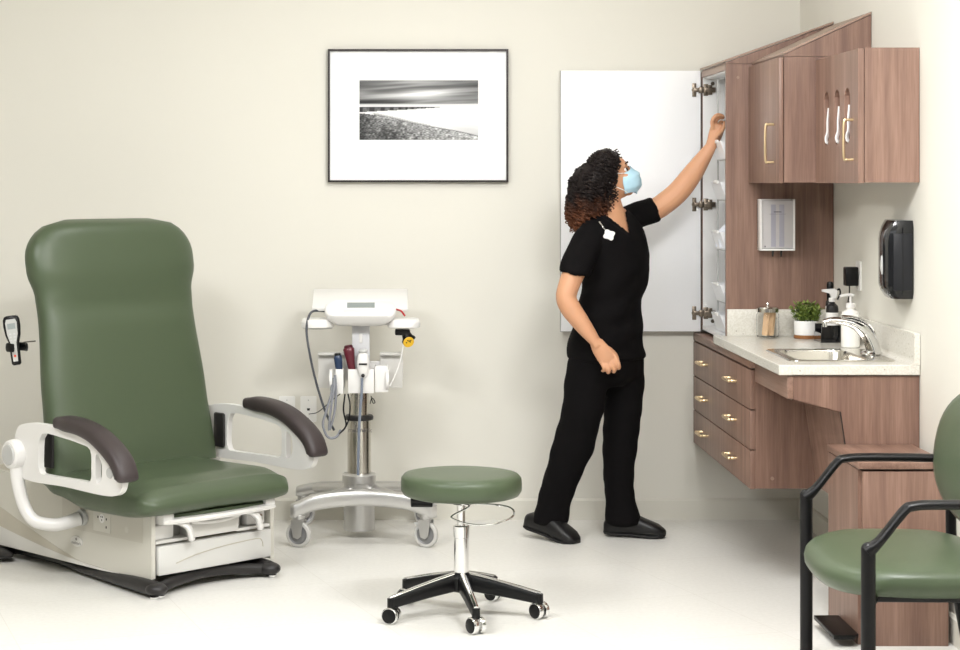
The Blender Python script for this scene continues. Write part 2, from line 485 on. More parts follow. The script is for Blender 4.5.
# --- wall cabinets
def wall_cab(xf, yn, yf, z0, z1, name_label, hy, slots=False):
    t = thing('wall_cabinet', name_label, 'cabinet', (xf, (yn+yf)/2, z0))
    MB().box(xf+.0225, RW-G, yn, yf-.001, z0, z1).build('carcass', WOOD, t, True)
    if not slots:
        d = MB().box(xf+.004, xf+.02, yn+.001, yf-.0025, z0-.002, z1-.003, .0012).build('door', WOOD, t, True)
    else:
        # door with three stadium slots: panel assembled as a grid polygon with holes
        bm = bmesh.new()
        ya, yb = yn+.001, yf-.0025; za, zb = z0-.002, z1-.003
        loops = [[(ya, za), (yb, za), (yb, zb), (ya, zb)]]
        for cy_ in SLOT_Y:
            ring = []
            for k in range(16):
                a = 2*PI*k/16; s = .045
                ring.append((cy_+s*math.cos(a)*.92, (SLOT_Z1-s if math.sin(a) > 0 else SLOT_Z0+s)+s*math.sin(a)))
            loops.append(ring)
        edges = []
        for lp in loops:
            vs = [bm.verts.new((xf, a, b2)) for a, b2 in lp]
            for i in range(len(vs)): edges.append(bm.edges.new((vs[i], vs[(i+1) % len(vs)])))
        bmesh.ops.triangle_fill(bm, use_beauty=True, use_dissolve=False, edges=edges, normal=(-1, 0, 0))
        res = bmesh.ops.extrude_face_region(bm, geom=bm.faces[:])
        for v in [g for g in res['geom'] if isinstance(g, bmesh.types.BMVert)]: v.co.x += .02
        q = MB(); q.bm.free(); q.bm = bm
        d = q.build('door', WOOD, t, True)
        for f in d.data.polygons: f.use_smooth = False
    handle_bar('handle', (xf+(0 if slots else .004), hy, HZ1), (xf+(0 if slots else .004), hy, HZ0), (-.032, 0, 0), .0048, d)
    return t
sB = F/(CAM_D+Y3+.1)
HZ1 = EYE-(124-CY)/262.; HZ0 = EYE-(162-CY)/262.
c1 = wall_cab(XA, Y2, Y1, 1.498, 1.976, 'wood wall cabinet with plain door and brass pull beside the tall cabinet', Y2+.10)
MB().prism([(XA+.022, 1.9775), (RW-G, 1.9775), (RW-G, 2.136), (XA+.022, 1.984)], 'y', Y2+.003, Y1-.001).build('sloped_top_box', WOOD, c1, True)
MB().prism([(XA+.019, 1.9845), (RW-G, 2.1385), (RW-G, 2.147), (XA+.019, 1.993)], 'y', Y2, Y1-.001).build('sloped_top_board', EDGE, c1, True)
# slots: photo x 826, 836.5, 846.5 on plane XB
SLOT_Y = [XB*F/(x-CX)-CAM_D for x in (826.5, 837, 847.2)]
SLOT_Z1 = EYE-(91-CY)/272.; SLOT_Z0 = EYE-(145.5-CY)/272.
HZ1 = EYE-(121-CY)/281.; HZ0 = EYE-(160-CY)/281.
c2 = wall_cab(XB, Y3, Y2, 1.498, 1.965, 'shallow wood wall cabinet with three oval glove slots nearest the camera', XB*F/(851-CX)-CAM_D-.03, True)
# glove boxes behind the slots: recess cut is shown by boxes sitting in front of the carcass
MB().box(XB+.0205, XB+.0222, Y3+.03, Y2-.03, SLOT_Z0-.04, SLOT_Z1+.03).build('slot_backing', mat('slot_backing', '#7A5543', .6), c2, True)
for cy_, lb in zip(SLOT_Y, ('farthest oval slot', 'middle oval slot', 'slot beside the brass pull')):
    gb = thing('glove_tuft', 'white gloves poking out of the %s of the cabinet door' % lb, 'gloves', (XB+.018, cy_, SLOT_Z0+.01), 0, 'gloves in the cabinet door slots')
    q = MB(); zz = SLOT_Z0+.01
    q.tube(spline([(XB+.008, cy_-.004, zz-.006), (XB+.000, cy_+.004, zz+.012), (XB+.010, cy_+.020, zz+.04), (XB+.010, cy_+.022, zz+.08), (XB+.014, cy_+.024, zz+.13)], 5), .01, 8,
           rs=[(.004, lerp_tab([(0, .004), (.10, .020), (.22, .010), (1, .005)], k/20)) for k in range(21)])
    q.build('gloves', mat('glove_vinyl', '#F4F3F2', .5), gb, True)
# cover caps on tall panel
MB().cyl((W(738, 0, Y1).x, Y1-.0015, 1.93), .006, .0012, 'y', 12).build('screw_cap', EDGE, tall, True)

# --- drawer base
XD = 1.392; YD = -1.315
base = thing('drawer_cabinet', 'wall-hung wood cabinet with three wide drawers below the counter', 'cabinet', (XD, YD/2, .345))
MB().box(XD+.020, RW-G, YD, -.004, .347, .79).build('carcass', WOOD, base, True)
MB().box(XD, RW-G, YD, -.004, .8, .832, .001).build('top_rail', WOODX, base, True)
MB().box(XD+.022, RW-G, YD+.002, -.004, .79, .8).build('shadow_gap', BLACKP, base, True)
for (za, zb) in ((.345, .489), (.494, .640), (.645, .792)):
    d = MB().box(XD, XD+.02, YD+.002, -.006, za, zb, .0012).build('drawer', WOOD, base, True)
    for px, dyy in ((705, 0), (733, 0)):
        yc = XD*F/(px-CX)-CAM_D
        zc = (za+zb)/2+.004
        handle_bar('handle', (XD, yc-.064, zc), (XD, yc+.064, zc), (-.03, 0, 0), .0062, d)
MB().cyl((1.475, YD-.0015, .385), .007, .0012, 'y', 12).build('screw_cap', EDGE, base, True)

# --- sink apron and knee panels
YE = -1.893
sb = thing('sink_apron', 'angled wood apron and knee panel under the sink end of the counter', 'panel', (1.5, (YE+YD)/2, .75))
MB().box(1.409, 1.429, YE, YD+.66, .750, .8295).build('front_apron', WOODX, sb, True) if False else None
MB().box(1.409, 1.430, YE, YD-.003, .750, .829, .0008).build('front_apron', WOODX, sb, True)
MB().prism([(1.4305, .829), (RW-G, .829), (RW-G, .36), (1.640, .36), (1.590, .706), (1.4305, .749)], 'y', YE, YE+.019).build('end_panel', WOOD, sb, True)
MB().prism([(1.430, .742), (1.590, .702), (1.640, .36), (1.658, .36), (1.608, .716), (1.430, .760)], 'y', YE+.0195, YD-.003).build('knee_panel', WOOD, sb, True)
MB().prism([(1.5895, .7055), (1.594, .7055), (1.644, .36), (1.6395, .36)], 'y', YE-.0012, YE-.0003).build('edge_trim', mat('dark_trim', '#2B2320', .4), sb, True)

# --- countertop with sink opening
ct = thing('countertop', 'speckled off-white countertop with raised backsplash over the drawers', 'countertop', (1.6, -1.25, .832))
XC = 1.377; ZB, ZT = .8325, .868
sx0, sx1, sy0, sy1 = 1.475, 1.745, -1.745, -1.345      # basin opening
YC = -1.905
bm = bmesh.new()
outer = [(XC, YC), (RW-G, YC), (RW-G, Y1-.0005), (XT-.006, Y1-.0005), (XT-.006, -.60), (XC, -.60)]
inner = [(sx0+(x+1)/2*(sx1-sx0), sy0+(y+1)/2*(sy1-sy0)) for x, y in [(p[0]/.5, p[1]/.5) for p in rrect(1, 1, .18, 4)]]
edges = []
for lp in (outer, inner):
    vs = [bm.verts.new((a, b2, ZT)) for a, b2 in lp]
    for i in range(len(vs)): edges.append(bm.edges.new((vs[i], vs[(i+1) % len(vs)])))
bmesh.ops.triangle_fill(bm, use_beauty=True, use_dissolve=False, edges=edges, normal=(0, 0, 1))
res = bmesh.ops.extrude_face_region(bm, geom=bm.faces[:])
for v in [g for g in res['geom'] if isinstance(g, bmesh.types.BMVert)]: v.co.z = ZB
q = MB(); q.bm.free(); q.bm = bm
slab = q.build('slab', QUARTZ, ct, True)
for f in slab.data.polygons: f.use_smooth = False
bv = slab.modifiers.new('b', 'BEVEL'); bv.width = .004; bv.segments = 3; bv.limit_method = 'ANGLE'; bv.angle_limit = R(50)
MB().box(XT+.002, RW-.024, Y1-.021, Y1-.001, ZT, .977, .002).build('backsplash', QUARTZ, ct, True)
sp = [(YC, ZT), (YC, .966), (YC+.003, .974), (YC+.010, .977), (Y1-.001, .977), (Y1-.001, ZT)]
MB().prism(sp, 'x', RW-.022, RW-G).build('side_splash', QUARTZ, ct, True)
cv = [(RW-.022, ZT)]+[(RW-.022-.02+.02*math.sin(R(a)), ZT+.02-.02*math.cos(R(a))) for a in (0, 15, 30, 45, 60, 75, 90)]
MB().prism(cv, 'y', YC+.001, Y1-.022).build('cove', QUARTZ, ct, True)

# --- sink
sk = thing('sink', 'small stainless steel drop-in sink set into the counter', 'sink', (1.62, -1.55, ZT))
def rl(x0, x1, y0, y1, z, r):
    return [Vector((x0+(p[0]+.5)*(x1-x0), y0+(p[1]+.5)*(y1-y0), z)) for p in rrect(1, 1, r, 5)]
X0, X1_, Ya, Yb = 1.445, 1.822, -1.79, -1.30
rings = [rl(X0, X1_, Ya, Yb, ZT+.0004, .10), rl(X0+.003, X1_-.003, Ya+.003, Yb-.003, ZT+.0045, .10), rl(X0+.014, X1_-.014, Ya+.014, Yb-.014, ZT+.005, .10),
         rl(X0+.035, sx1-.010, Ya+.05, Yb-.05, ZT+.003, .16), rl(X0+.038, sx1-.013, Ya+.053, Yb-.053, ZT-.006, .17),
         rl(X0+.048, sx1-.022, Ya+.062, Yb-.062, ZT-.11, .2), rl(X0+.075, sx1-.05, Ya+.09, Yb-.09, ZT-.13, .25), rl(1.58, 1.62, -1.56, -1.52, ZT-.134, .4)]
q = MB(); q.loft(rings, cap=False)
q.face([v for v in q.bm.verts][-24:])
q.build('basin', STEEL, sk, True)
MB().lathe([(.006, .0), (.02, .001), (.022, .003), (.018, .004), (.004, .003)], (1.60, -1.54, ZT-.1335), 20).build('drain', CHROME, sk, True)

# --- faucet
fc = thing('faucet', 'chrome arched single-lever faucet at the wall side of the sink', 'faucet', (1.785, -1.56, ZT+.006))
q = MB()
pts = [(.01, 0, .0), (.000, 0, .035), (-.022, 0, .078), (-.055, 0, .106), (-.10, 0, .120), (-.145, 0, .124), (-.178, 0, .118)]
P = spline(pts, 6); n_ = len(P)
rs = []
for i in range(n_):
    t_ = i/(n_-1)
    rs.append((lerp_tab([(0, .026), (.35, .024), (.7, .014), (1, .008)], t_), lerp_tab([(0, .032), (.4, .026), (.8, .016), (1, .013)], t_)))
q.tube(P, .02, 16, rs=rs, up=(1, 0, 0))
q.build('spout', CHROME, fc)
MB().lathe([(.038, 0), (.040, .004), (.034, .010), (.026, .014)], (0, 0, 0), 28).build('base_ring', CHROME, fc)
MB().cyl((-.170, 0, .100), .009, .016, 'z', 14).build('aerator', CHROME, fc)
q = MB()
P = spline([(.018, 0, .050), (.004, 0, .092), (-.030, 0, .122), (-.075, 0, .136), (-.110, 0, .137)], 5)
q.tube(P, .01, 12, rs=[(.006, lerp_tab([(0, .010), (.5, .020), (1, .013)], i/(len(P)-1))) for i in range(len(P))], up=(1, 0, 0))
q.build('lever', CHROME, fc)

# --- waste cabinet
XWc, YWn, YWf = 1.548, -2.33, -1.900
wc = thing('waste_cabinet', 'low wood waste bin cabinet with flip lid and black foot pedal', 'cabinet', (XWc, -2.08, 0))
MB().box(XWc+.001, RW-.030, YWn+.021, YWf, .0, .567).build('carcass', WOOD, wc, True)
MB().box(XWc+.012, RW-.030, YWn, YWn+.02, .0, .565, .001).build('front_panel', WOOD, wc, True)
MB().box(XWc-.004, RW-.028, YWn-.006, YWf, .5725, .594, .0015).build('lid', WOODX, wc, True)
MB().box(XWc+.006, RW-.01, YWn+.012, YWf-.004, .5671, .5724).build('lid_gap', BLACKP, wc, True)
q = MB().prism([(1.462, -2.35), (1.53, -2.35), (1.5465, -2.328), (1.5465, -2.06), (1.462, -2.06)], 'z', .026, .040, .002)
q.build('foot_pedal', BLACKP, wc, True)
# ============================================================ things on the counter and walls
# dispenser box on the tall panel
dp = W(774.5, 224.5, Y1)
ds = thing('cup_dispenser', 'translucent white cup dispenser with two dark levers on the wood panel', 'dispenser', (dp.x, Y1-.0005, 1.224))
wd = 34.5/243.2; hd = .206
MB().box(-wd/2, wd/2, -.012, 0, 0, hd, .002).build('back_plate', WHITEP, ds)
MB().box(-wd/2+.006, wd/2-.006, -.06, -.012, .006, hd-.005, .003).build('body', mat('dispenser_grey', '#C6C2C2', .3), ds)
q = MB()
for x in (-.017, .017): q.box(x-.010, x+.010, -.0612, -.0602, .012, hd-.022)
q.build('cup_stack', mat('cup_stack_blue', '#A9A7B2', .5), ds)
q = MB()
q.box(-wd/2, -wd/2+.007, -.066, -.0005, 0, hd, .001).box(wd/2-.007, wd/2, -.066, -.0005, 0, hd, .001).box(-wd/2, wd/2, -.066, -.0005, -.004, .004, .001)
q.build('clear_edge', mat('dispenser_edge', '#EFEDEA', .15), ds)
for x in (-.017, .017):
    MB().tube([(x+.002, -.045, 0), (x, -.05, -.012), (x-.003, -.062, -.027)], .005, 8, rs=[.005, .0045, .003]).build('lever', CHAR, ds)
MB().box(-.016, .016, -.0614, -.0612, .152, .156).build('printed_mark', mat('print_grey', '#6F6B70', .5), ds)
MB().box(-.034, .034, -.0614, -.0612, .1445, .1455).build('printed_line', mat('print_grey', '#6F6B70', .5), ds)
MB().prism([(-.055, .010), (-.047, .010), (-.051, .018)], 'y', -.0609, -.0603).build('warning_mark', mat('print_grey', '#6F6B70'), ds)

# jar
jx = W(767, 338, -.73).x
j = thing('glass_jar', 'clear glass jar of wooden tongue depressors with metal lid', 'jar', (jx, -.745, ZT))
MB().lathe([(.030, .001), (.041, .003), (.045, .010), (.045, .095), (.040, .104), (.0385, .104), (.0432, .094), (.0432, .011), (.039, .006), (.002, .005)], n=32).build('glass_body', GLASS, j)
MB().lathe([(.041, .1045), (.0455, .105), (.0455, .120), (.042, .125), (.004, .128)], n=32).build('lid', STEEL, j)
MB().lathe([(.003, .128), (.004, .131), (.0065, .136), (.005, .142), (.001, .143)], n=16).build('knob', CHROME, j)
for i in range(18):
    a = random.uniform(0, 2*PI); r0 = random.uniform(.004, .028); lean = random.uniform(-.2, .28)
    st = tag(MB().prism(rrect(.016, .094, .0075, 4), 'y', -.0008, .0008).build('tongue_depressor', STICK), 'wooden tongue depressor standing inside the lidded glass jar', 'tongue depressor', 'tongue depressors in the glass jar')
    st.rotation_euler = (random.uniform(-.08, .08), lean*.5, random.uniform(-.9, .9))
    st.location = (jx+r0*math.cos(a)*.8+lean*.03, -.745+r0*math.sin(a), ZT+.057)

# plant
plx = W(805.5, 338, -.76).x
pl = thing('potted_plant', 'small leafy green plant in a white pot on wooden saucer', 'plant', (plx, -.77, ZT))
MB().lathe([(.046, 0), (.0485, .002), (.0485, .013), (.046, .0145)], n=32).build('saucer', SAUCER, pl)
MB().lathe([(.0465, .0146), (.0485, .018), (.0490, .070), (.0475, .072), (.0455, .070), (.0445, .060), (.002, .058)], n=32).build('pot', CERAM, pl)
q = MB(); st = MB()
for i in range(30):
    a = random.uniform(0, 2*PI); r0 = .040*math.sqrt(random.random())
    h = random.uniform(.058, .100)*(1.05-.25*r0/.04); out = random.uniform(.1, .75)
    b0 = Vector((r0*math.cos(a), r0*math.sin(a), .059)); d = Vector((math.cos(a)*out*.6, math.sin(a)*out*.6, 1)).normalized()
    tip = b0+d*h; st.tube([b0, (b0+tip)/2+Vector((0, 0, .003)), tip], .0011, 5)
    nl = int(h/.012)
    for k in range(nl):
        u = .22+.78*k/nl; p0 = b0.lerp(tip, u)
        for sgn in (0, PI):
            aa = k*1.57+sgn+a; el = random.uniform(.35, .9)
            dv = Vector((math.cos(aa)*math.cos(el), math.sin(aa)*math.cos(el), math.sin(el)))
            ln = random.uniform(.018, .027); sd = dv.cross(Vector((0, 0, 1))).normalized()*.0078; up = sd.cross(dv).normalized()*.0012
            v = [q._v(x) for x in (p0, p0+dv*ln*.4+sd-up, p0+dv*ln, p0+dv*ln*.4-sd-up, p0+dv*ln*.45+up)]
            q.face([v[0], v[1], v[4]]); q.face([v[1], v[2], v[4]]); q.face([v[2], v[3], v[4]]); q.face([v[3], v[0], v[4]]); q.face([v[0], v[3], v[2], v[1]])
q.build('foliage', LEAF, pl, smooth=False)
st.build('stems', mat('stem_green', '#4D6B2C', .6), pl)

# black acrylic organizer with bottles
ox = 1.772; oy = -.93
og = thing('countertop_caddy', 'glossy black open caddy holding small bottles beside the plant', 'caddy', (ox, oy, ZT))
ac = mat('black_acrylic', '#141416', .08, coat=.5)
q = MB(); hw, hl, hh = .040, .058, .068
q.box(-hw, hw, -hl, hl, .0005, .004).box(-hw, -hw+.003, -hl, hl, .004, hh*.55).box(hw-.003, hw, -hl, hl, .004, hh).box(-hw+.003, hw-.003, -hl, -hl+.003, .004, hh).box(-hw+.003, hw-.003, hl-.003, hl, .004, hh)
q.build('tray', ac, og)
def bottle(name, lab, x, y, r, h, body, style, cat='bottle'):
    t = thing(name, lab, cat, (x, y, ZT+.0045 if style != 'pump' else ZT))
    MB().lathe([(r*.8, .0), (r*.96, .002), (r, .006), (r, h*.82), (r*.9, h*.9), (r*.42, h*.97), (r*.42, h)], n=24).build('body', body, t)
    if style == 'trigger':
        MB().lathe([(r*1.006, h*.25), (r*1.012, h*.26), (r*1.012, h*.72), (r*1.006, h*.73)], n=24).build('white_label', WHITEP, t)
        MB().lathe([(r*.5, h), (r*.55, h+.003), (r*.55, h+.014), (r*.4, h+.016)], n=18).build('collar', WHITEP, t)
        q = MB(); z = h+.014
        q.prism([(.014, z+.0), (-.004, z), (-.009, z+.018), (-.024, z+.022), (-.040, z+.026), (-.040, z+.034), (-.020, z+.036), (.008, z+.038), (.02, z+.030)], 'y', -.007, .007, .002)
        q.build('spray_head', WHITEP, t)
        MB().tube(spline([(.020, 0, z+.032), (.028, 0, z+.036), (.032, 0, z+.022), (.026, 0, z+.006), (.020, 0, z-.006)], 4), .0035, 8).build('trigger', BLACKP, t)
    elif style == 'cap':
        MB().lathe([(r*1.006, h*.3), (r*1.012, h*.31), (r*1.012, h*.78), (r*1.006, h*.79)], n=24).build('white_label', WHITEP, t)
        MB().lathe([(r*.7, h*.93), (r*.75, h*.95), (r*.78, h+.05), (r*.6, h+.06), (.002, h+.062)], n=20).build('cap', BLACKP, t)
    else:
        MB().lathe([(r*.44, h), (r*.5, h+.002), (r*.5, h+.018), (r*.30, h+.021), (r*.15, h+.022)], n=20).build('collar', WHITEP, t)
        q = MB(); q.cyl((0, 0, h+.02), .0045, .026, 'z', 12)
        q.tube(spline([(.012, 0, h+.048), (0, 0, h+.051), (-.020, 0, h+.050), (-.040, 0, h+.045)], 4), .006, 10, flat=1.3)
        q.build('pump', WHITEP, t)
    return t
DKB = mat('dark_bottle', '#161517', .3, coat=.3)
bottle('spray_bottle', 'small black spray bottle with white trigger head in the black caddy', 1.784, oy-.028, .0245, .155, DKB, 'trigger')
bottle('cleaner_bottle', 'tall slim black bottle with white label behind the spray bottle', 1.790, oy+.032, .018, .170, DKB, 'cap')
bottle('soap_dispenser', 'white pump soap bottle behind the faucet', 1.797, -1.20, .0355, .150, mat('soap_bottle', '#F1EFE9', .3, coat=.2), 'pump')

# right wall outlet and adapter
t = outlet((RW, -1.06, 1.135), 'x', 'white outlet on the right wall with a black adapter plugged in')
ad = thing('power_adapter', 'black plug-in power adapter with cable on the right wall outlet', 'adapter', (RW-.0095, -1.06, 1.13))
MB().box(-.050, 0, -.024, .024, -.034, .040, .005).build('body', BLACKP, ad)
MB().tube(spline([(-.030, -.0, -.030), (-.030, -.0, -.055), (-.033, .005, -.09), (-.036, .02, -.14), (-.045, .035, -.19), (-.05, .05, -.235), (-.06, .055, -.257)], 6), .0028, 8).build('cord', BLACKP, ad)

# towel dispenser
td = thing('towel_dispenser', 'black curved paper towel dispenser mounted on the right wall', 'towel dispenser', (RW-.0005, -1.685, 1.09))
hH = .275; yn, yf = -.135, .135
q = MB()
prof = [(0, yn+.003), (-.060, yn), (-.088, yn+.006), (-.098, yn+.03), (-.092, yn+.10), (-.072, yf-.07), (-.052, yf-.02), (-.030, yf), (0, yf)]
rings = []
for k in range(13):
    u = k/12; z = hH*u
    f = 1-.10*(1-math.sin(PI*min(1, max(0, u*6))/2))*1 - .30*max(0, (u-.72)/.28)**2 - .20*max(0, (.16-u)/.16)**1.5
    inset = .010*(max(0, (u-.9)/.1)**2+max(0, (.08-u)/.08)**2)
    rings.append([(x*f, y*(1-inset*6), z) for x, y in prof])
q.loft(rings)
cov = q.build('cover', mat('smoked_plastic', '#101114', .2, coat=.4), td, sharp=28)
MB().box(-.072, -.006, yn-.0035, yn-.0005, .03, hH-.045, .0015).build('side_cover', mat('matte_smoke', '#17181D', .45), td)
MB().box(-.0405, -.0385, yn-.0042, yn-.0036, .012, hH-.025).build('seam', BLACKP, td)
q = MB(); q.tube(spline([(-.097, yn+.05, .085), (-.1, yn+.05, .11), (-.097, yn+.055, .15)], 5), .009, 10, rs=[(.004, .004+.008*math.sin(PI*i/10)) for i in range(11)])
q.build('latch', GREYP, td)

# ============================================================ exam chair
RZ = R(44)
CH = Vector((-.618, -1.368, 0))
ex = thing('exam_chair', 'large green padded exam chair with white base and dark armrests', 'exam chair', CH, RZ)
# base body
prof = [(0, .058), (.30, .047), (1.20, .050), (1.26, .30), (1.15, .355), (.50, .330), (.0, .312)]
q = MB(); q.prism(prof, 'x', -.293, -.275)
q.build('side_shell', PUTTY, ex)
q = MB(); q.prism(prof, 'x', .275, .293); q.build('side_shell', PUTTY, ex)
MB().prism([(.17, .175), (.92, .2), (1.19, .2), (1.22, .30), (1.14, .345), (.50, .32), (.17, .302), (.17, .19)], 'x', -.2745, .2745).build('inner_body', PUTTYD, ex)
MB().prism([(.02, .064), (.30, .052), (1.19, .055), (1.19, .1995), (.92, .1995), (.02, .1745)], 'x', -.2745, .2745).build('drawer_housing', PUTTYD, ex)
# darker and lighter swoosh bands on the side
def side_band(name, pts_top, pts_bot, m_, d):
    q = MB(); q.prism([(a, b) for a, b in pts_top]+[(a, b) for a, b in pts_bot[::-1]], 'x', -.2935-d, -.2931)
    return q.build(name, m_, ex)
bot = [(.18, .052), (.30, .056), (.47, .064), (.68, .084), (.98, .124), (1.2, .165)]; bot = [(v.x, v.y) for v in spline([Vector((a, b, 0)) for a, b in bot], 5)]
side_band('lower_skirt', bot, [(.18, .0515), (.3, .048), (.92, .051), (1.195, .052)], SCREENP, .0015)
side_band('accent_band', [(a, b+.075*max(0, (a-.45)/.53)) for a, b in bot], bot, PUTTYD, .0006)
# recessed control strip
MB().prism([(.05, .183), (.50, .180), (.56, .20), (.56, .32), (.05, .300)], 'x', -.2945, -.2932).build('control_strip', mat('putty_strip', '#C2BEB3', .42), ex)
rm = MB(); rm.prism([(.245, .192), (.355, .192), (.355, .300), (.245, .297)], 'x', -.2965, -.2946, .001)
rp = rm.build('receptacle_panel', PUTTY, ex)
q = MB(); q.lathe([(.001, 0), (.016, .0002), (.017, -.0015), (.001, -.0015)], (-.2966, .298, .243), 20, 'x'); q.build('socket', WHITEP, rp)
q = MB()
for dy, dz in ((-.005, .006), (.005, .006), (0, -.006), (.026, .003), (-.027, .0), (-.026, -.03)): q.box(-.2990, -.2981, .298+dy-.0018, .298+dy+.0018, .243+dz-.003, .243+dz+.003) if abs(dy) < .01 else q.box(-.2972, -.2966, .298+dy-.003, .298+dy+.003, .243+dz-.004, .243+dz+.004)
q.build('slots', BLACKP, rp)
MB().lathe([(.001, 0), (.012, .0), (.012, -.0006), (.001, -.0006)], (-.2946, .147, .220), 20, 'x').build('cover_plug', PUTTY, ex)
# oval badge
q = MB(); n_ = 28
q.loft([[(-.2936, .465+.040*math.cos(2*PI*k/n_), .131+.021*math.sin(2*PI*k/n_)+.004) for k in range(n_)], [(-.2962, .465+.038*math.cos(2*PI*k/n_), .131+.019*math.sin(2*PI*k/n_)+.004) for k in range(n_)]])
bd = q.build('badge', SCREENP, ex)
text_mesh('badge_lettering', 'midmark', .017, mat('badge_grey', '#85837E', .5), bd, Matrix.Translation((-.2963, .465, .129)) @ Matrix.Rotation(R(-90), 4, 'Z') @ Matrix.Rotation(R(90), 4, 'X'))
q = MB(); q.lathe([(.0045, 0), (.0055, 0), (.0055, -.0005), (.0045, -.0005)], (-.2962, .465, .1435), 16, 'x'); q.build('badge_emblem', mat('badge_grey', '#85837E'), bd)
# black floor frame and feet
q = MB()
for sx in (-1, 1):
    P = spline([(sx*.225, 1.15, .027), (sx*.225, .70, .027), (sx*.255, .46, .025), (sx*.275-.010, .20, .030), (sx*.272-.030, -.0, .032), (sx*.270-.035, -.045, .030)], 6)
    q.tube(P, .03, 14, rs=[(.018+.010*min(1, max(0, (i-12)/10)), .026+.008*min(1, max(0, (i-12)/10))) for i in range(len(P))], up=(0, 0, 1))
q.ball((-.305, -.045, .032), .040, .042, .024, 18); q.ball((.235, -.045, .032), .040, .042, .024, 18)
q.ball((-.33, .98, .026), .05, .12, .020, 18); q.ball((.33, .98, .026), .05, .12, .020, 18)
P = spline([(-.29, -.03, .03), (-.15, .005, .040), (-.03, .02, .044), (.11, .005, .040), (.22, -.03, .03)], 6)
q.tube(P, .02, 12, flat=1.0, up=(0, 0, 1)); q.tube([(-.33, .98, .026), (.33, .98, .026)], .02, 12)
q.build('floor_frame', CHAR, ex)
for x, y in ((-.322, -.055), (-.292, -.050), (.238, -.055), (-.33, .98), (.33, .98)):
    MB().lathe([(.012, .0), (.016, .001), (.016, .009), (.010, .012)], (x, y, .0), 16).build('leveling_foot', CHROME, ex)
# front: drawer, recess, footrest
q = MB(); q.box(-.268, .270, -.012, .018, .068, .174, .005)
dr = q.build('storage_drawer', mat('drawer_front', '#D2D1CD', .4), ex)
P = spline([(-.19, -.0125, .105), (-.10, -.0125, .124), (.02, -.0125, .138), (.14, -.0125, .145), (.205, -.0125, .145), (.222, -.0125, .135), (.228, -.0125, .112)], 6)
MB().tube(P, .0018, 6).build('grip_groove', PUTTYD, dr)
MB().box(-.2745, .2745, .06, .16, .18, .30).build('front_recess', mat('recess_grey', '#A6A49F', .6), ex)
MB().box(-.272, -.10, .0005, .058, .182, .192).box(.11, .272, .0005, .058, .182, .192).build('recess_sill', SCREENP, ex)
dd = MB().prism([(-.118, .186), (.112, .186), (.118, .246), (.095, .256), (-.095, .256), (-.12, .246)], 'y', -.006, .058, .004).build('tray_drawer', SCREENP, ex)
P = spline([(-.115, -.010, .246), (-.05, -.016, .238), (.0, -.017, .236), (.06, -.015, .239), (.115, -.010, .246)], 5)
MB().tube(P, .006, 8, flat=.7).build('grip', WHITEP, dd)
for sx in (-1, 1):
    q = MB()
    P = spline([(sx*.165-.035, .03, .255), (sx*.165-.01, -.01, .256), (sx*.165+.016, -.03, .236), (sx*.165+.026, -.035, .205), (sx*.165+.030, -.035, .188)], 6)
    q.tube(P, .014, 12, rs=[(.013, .022+.008*math.sin(PI*i/(len(P)-1))) for i in range(len(P))], up=(0, 0, 1))
    q.build('stirrup_handle', WHITEP, ex)
    MB().box(sx*.22-.045, sx*.22+.045, .02, .058, .193, .245, .006).build('side_block', WHITEP, ex)
MB().lathe([(.012, 0), (.016, -.001), (.017, -.006), (.010, -.008), (.001, -.004)], (.232, .018, .216), 20, 'y').build('lock', CHROME, ex)
# footrest tray: white lip with green pad
rings = []
for i in range(15):
    x = -.268+.536*i/14; d = -.030*math.sin(PI*i/14)
    rings.append(ering((x, -.02+d+.045, .264+.002*math.sin(PI*i/14)), (0, .066, 0), (0, 0, .013 if 0 < i < 14 else .008), 14, 4))
q = MB(); q.loft(rings); q.build('footrest_tray', WHITEP, ex)
rings = []
for i in range(15):
    x = -.215+.430*i/14; d = -.024*math.sin(PI*i/14)
    rings.append(ering((x, d+.030, .281), (0, .060, 0), (0, 0, .013), 14, 3))
q = MB(); q.loft(rings); q.build('footrest_pad', GREEN, ex)
for sx in (-1, 1): MB().box(sx*.243-.026, sx*.243+.026, -.04, .06, .268, .296, .008).build('tray_corner', WHITEP, ex)
# seat cushion
rings = []
N = 30
for i in range(N+1):
    u = i/N; y = -.088+.70*u
    hw = lerp_tab([(0, .32), (.06, .355), (.25, .375), (.8, .365), (1, .335)], u)
    zt = lerp_tab([(0, .352), (.07, .394), (.25, .416), (.6, .414), (1, .405)], u)
    zb = lerp_tab([(0, .318), (.05, .286), (.22, .270), (.55, .268), (.8, .30), (1, .33)], u)
    ring = []
    for k in range(40):
        a = 2*PI*k/40; ca_, sa = math.cos(a), math.sin(a)
        x = hw*math.copysign(abs(ca_)**.45, ca_)
        if sa >= 0: z = (zt+zb)/2+(zt-zb)/2*abs(sa)**.55 - .012*(1-(x/hw)**2)*math.sin(PI*u)+.0
        else: z = (zt+zb)/2-(zt-zb)/2*abs(sa)**.5 + (.012*(1-(x/hw)**2)-.0)*max(0, 1-u*3)
        ring.append((x-.030, y, z))
    rings.append(ring)
q = MB(); q.loft(rings); st_ = q.build('seat', GREEN, ex, sharp=60)
q = MB(); q.box(-.27, .27, .03, .55, .309, .33); q.build('seat_pan', SCREENP, ex)
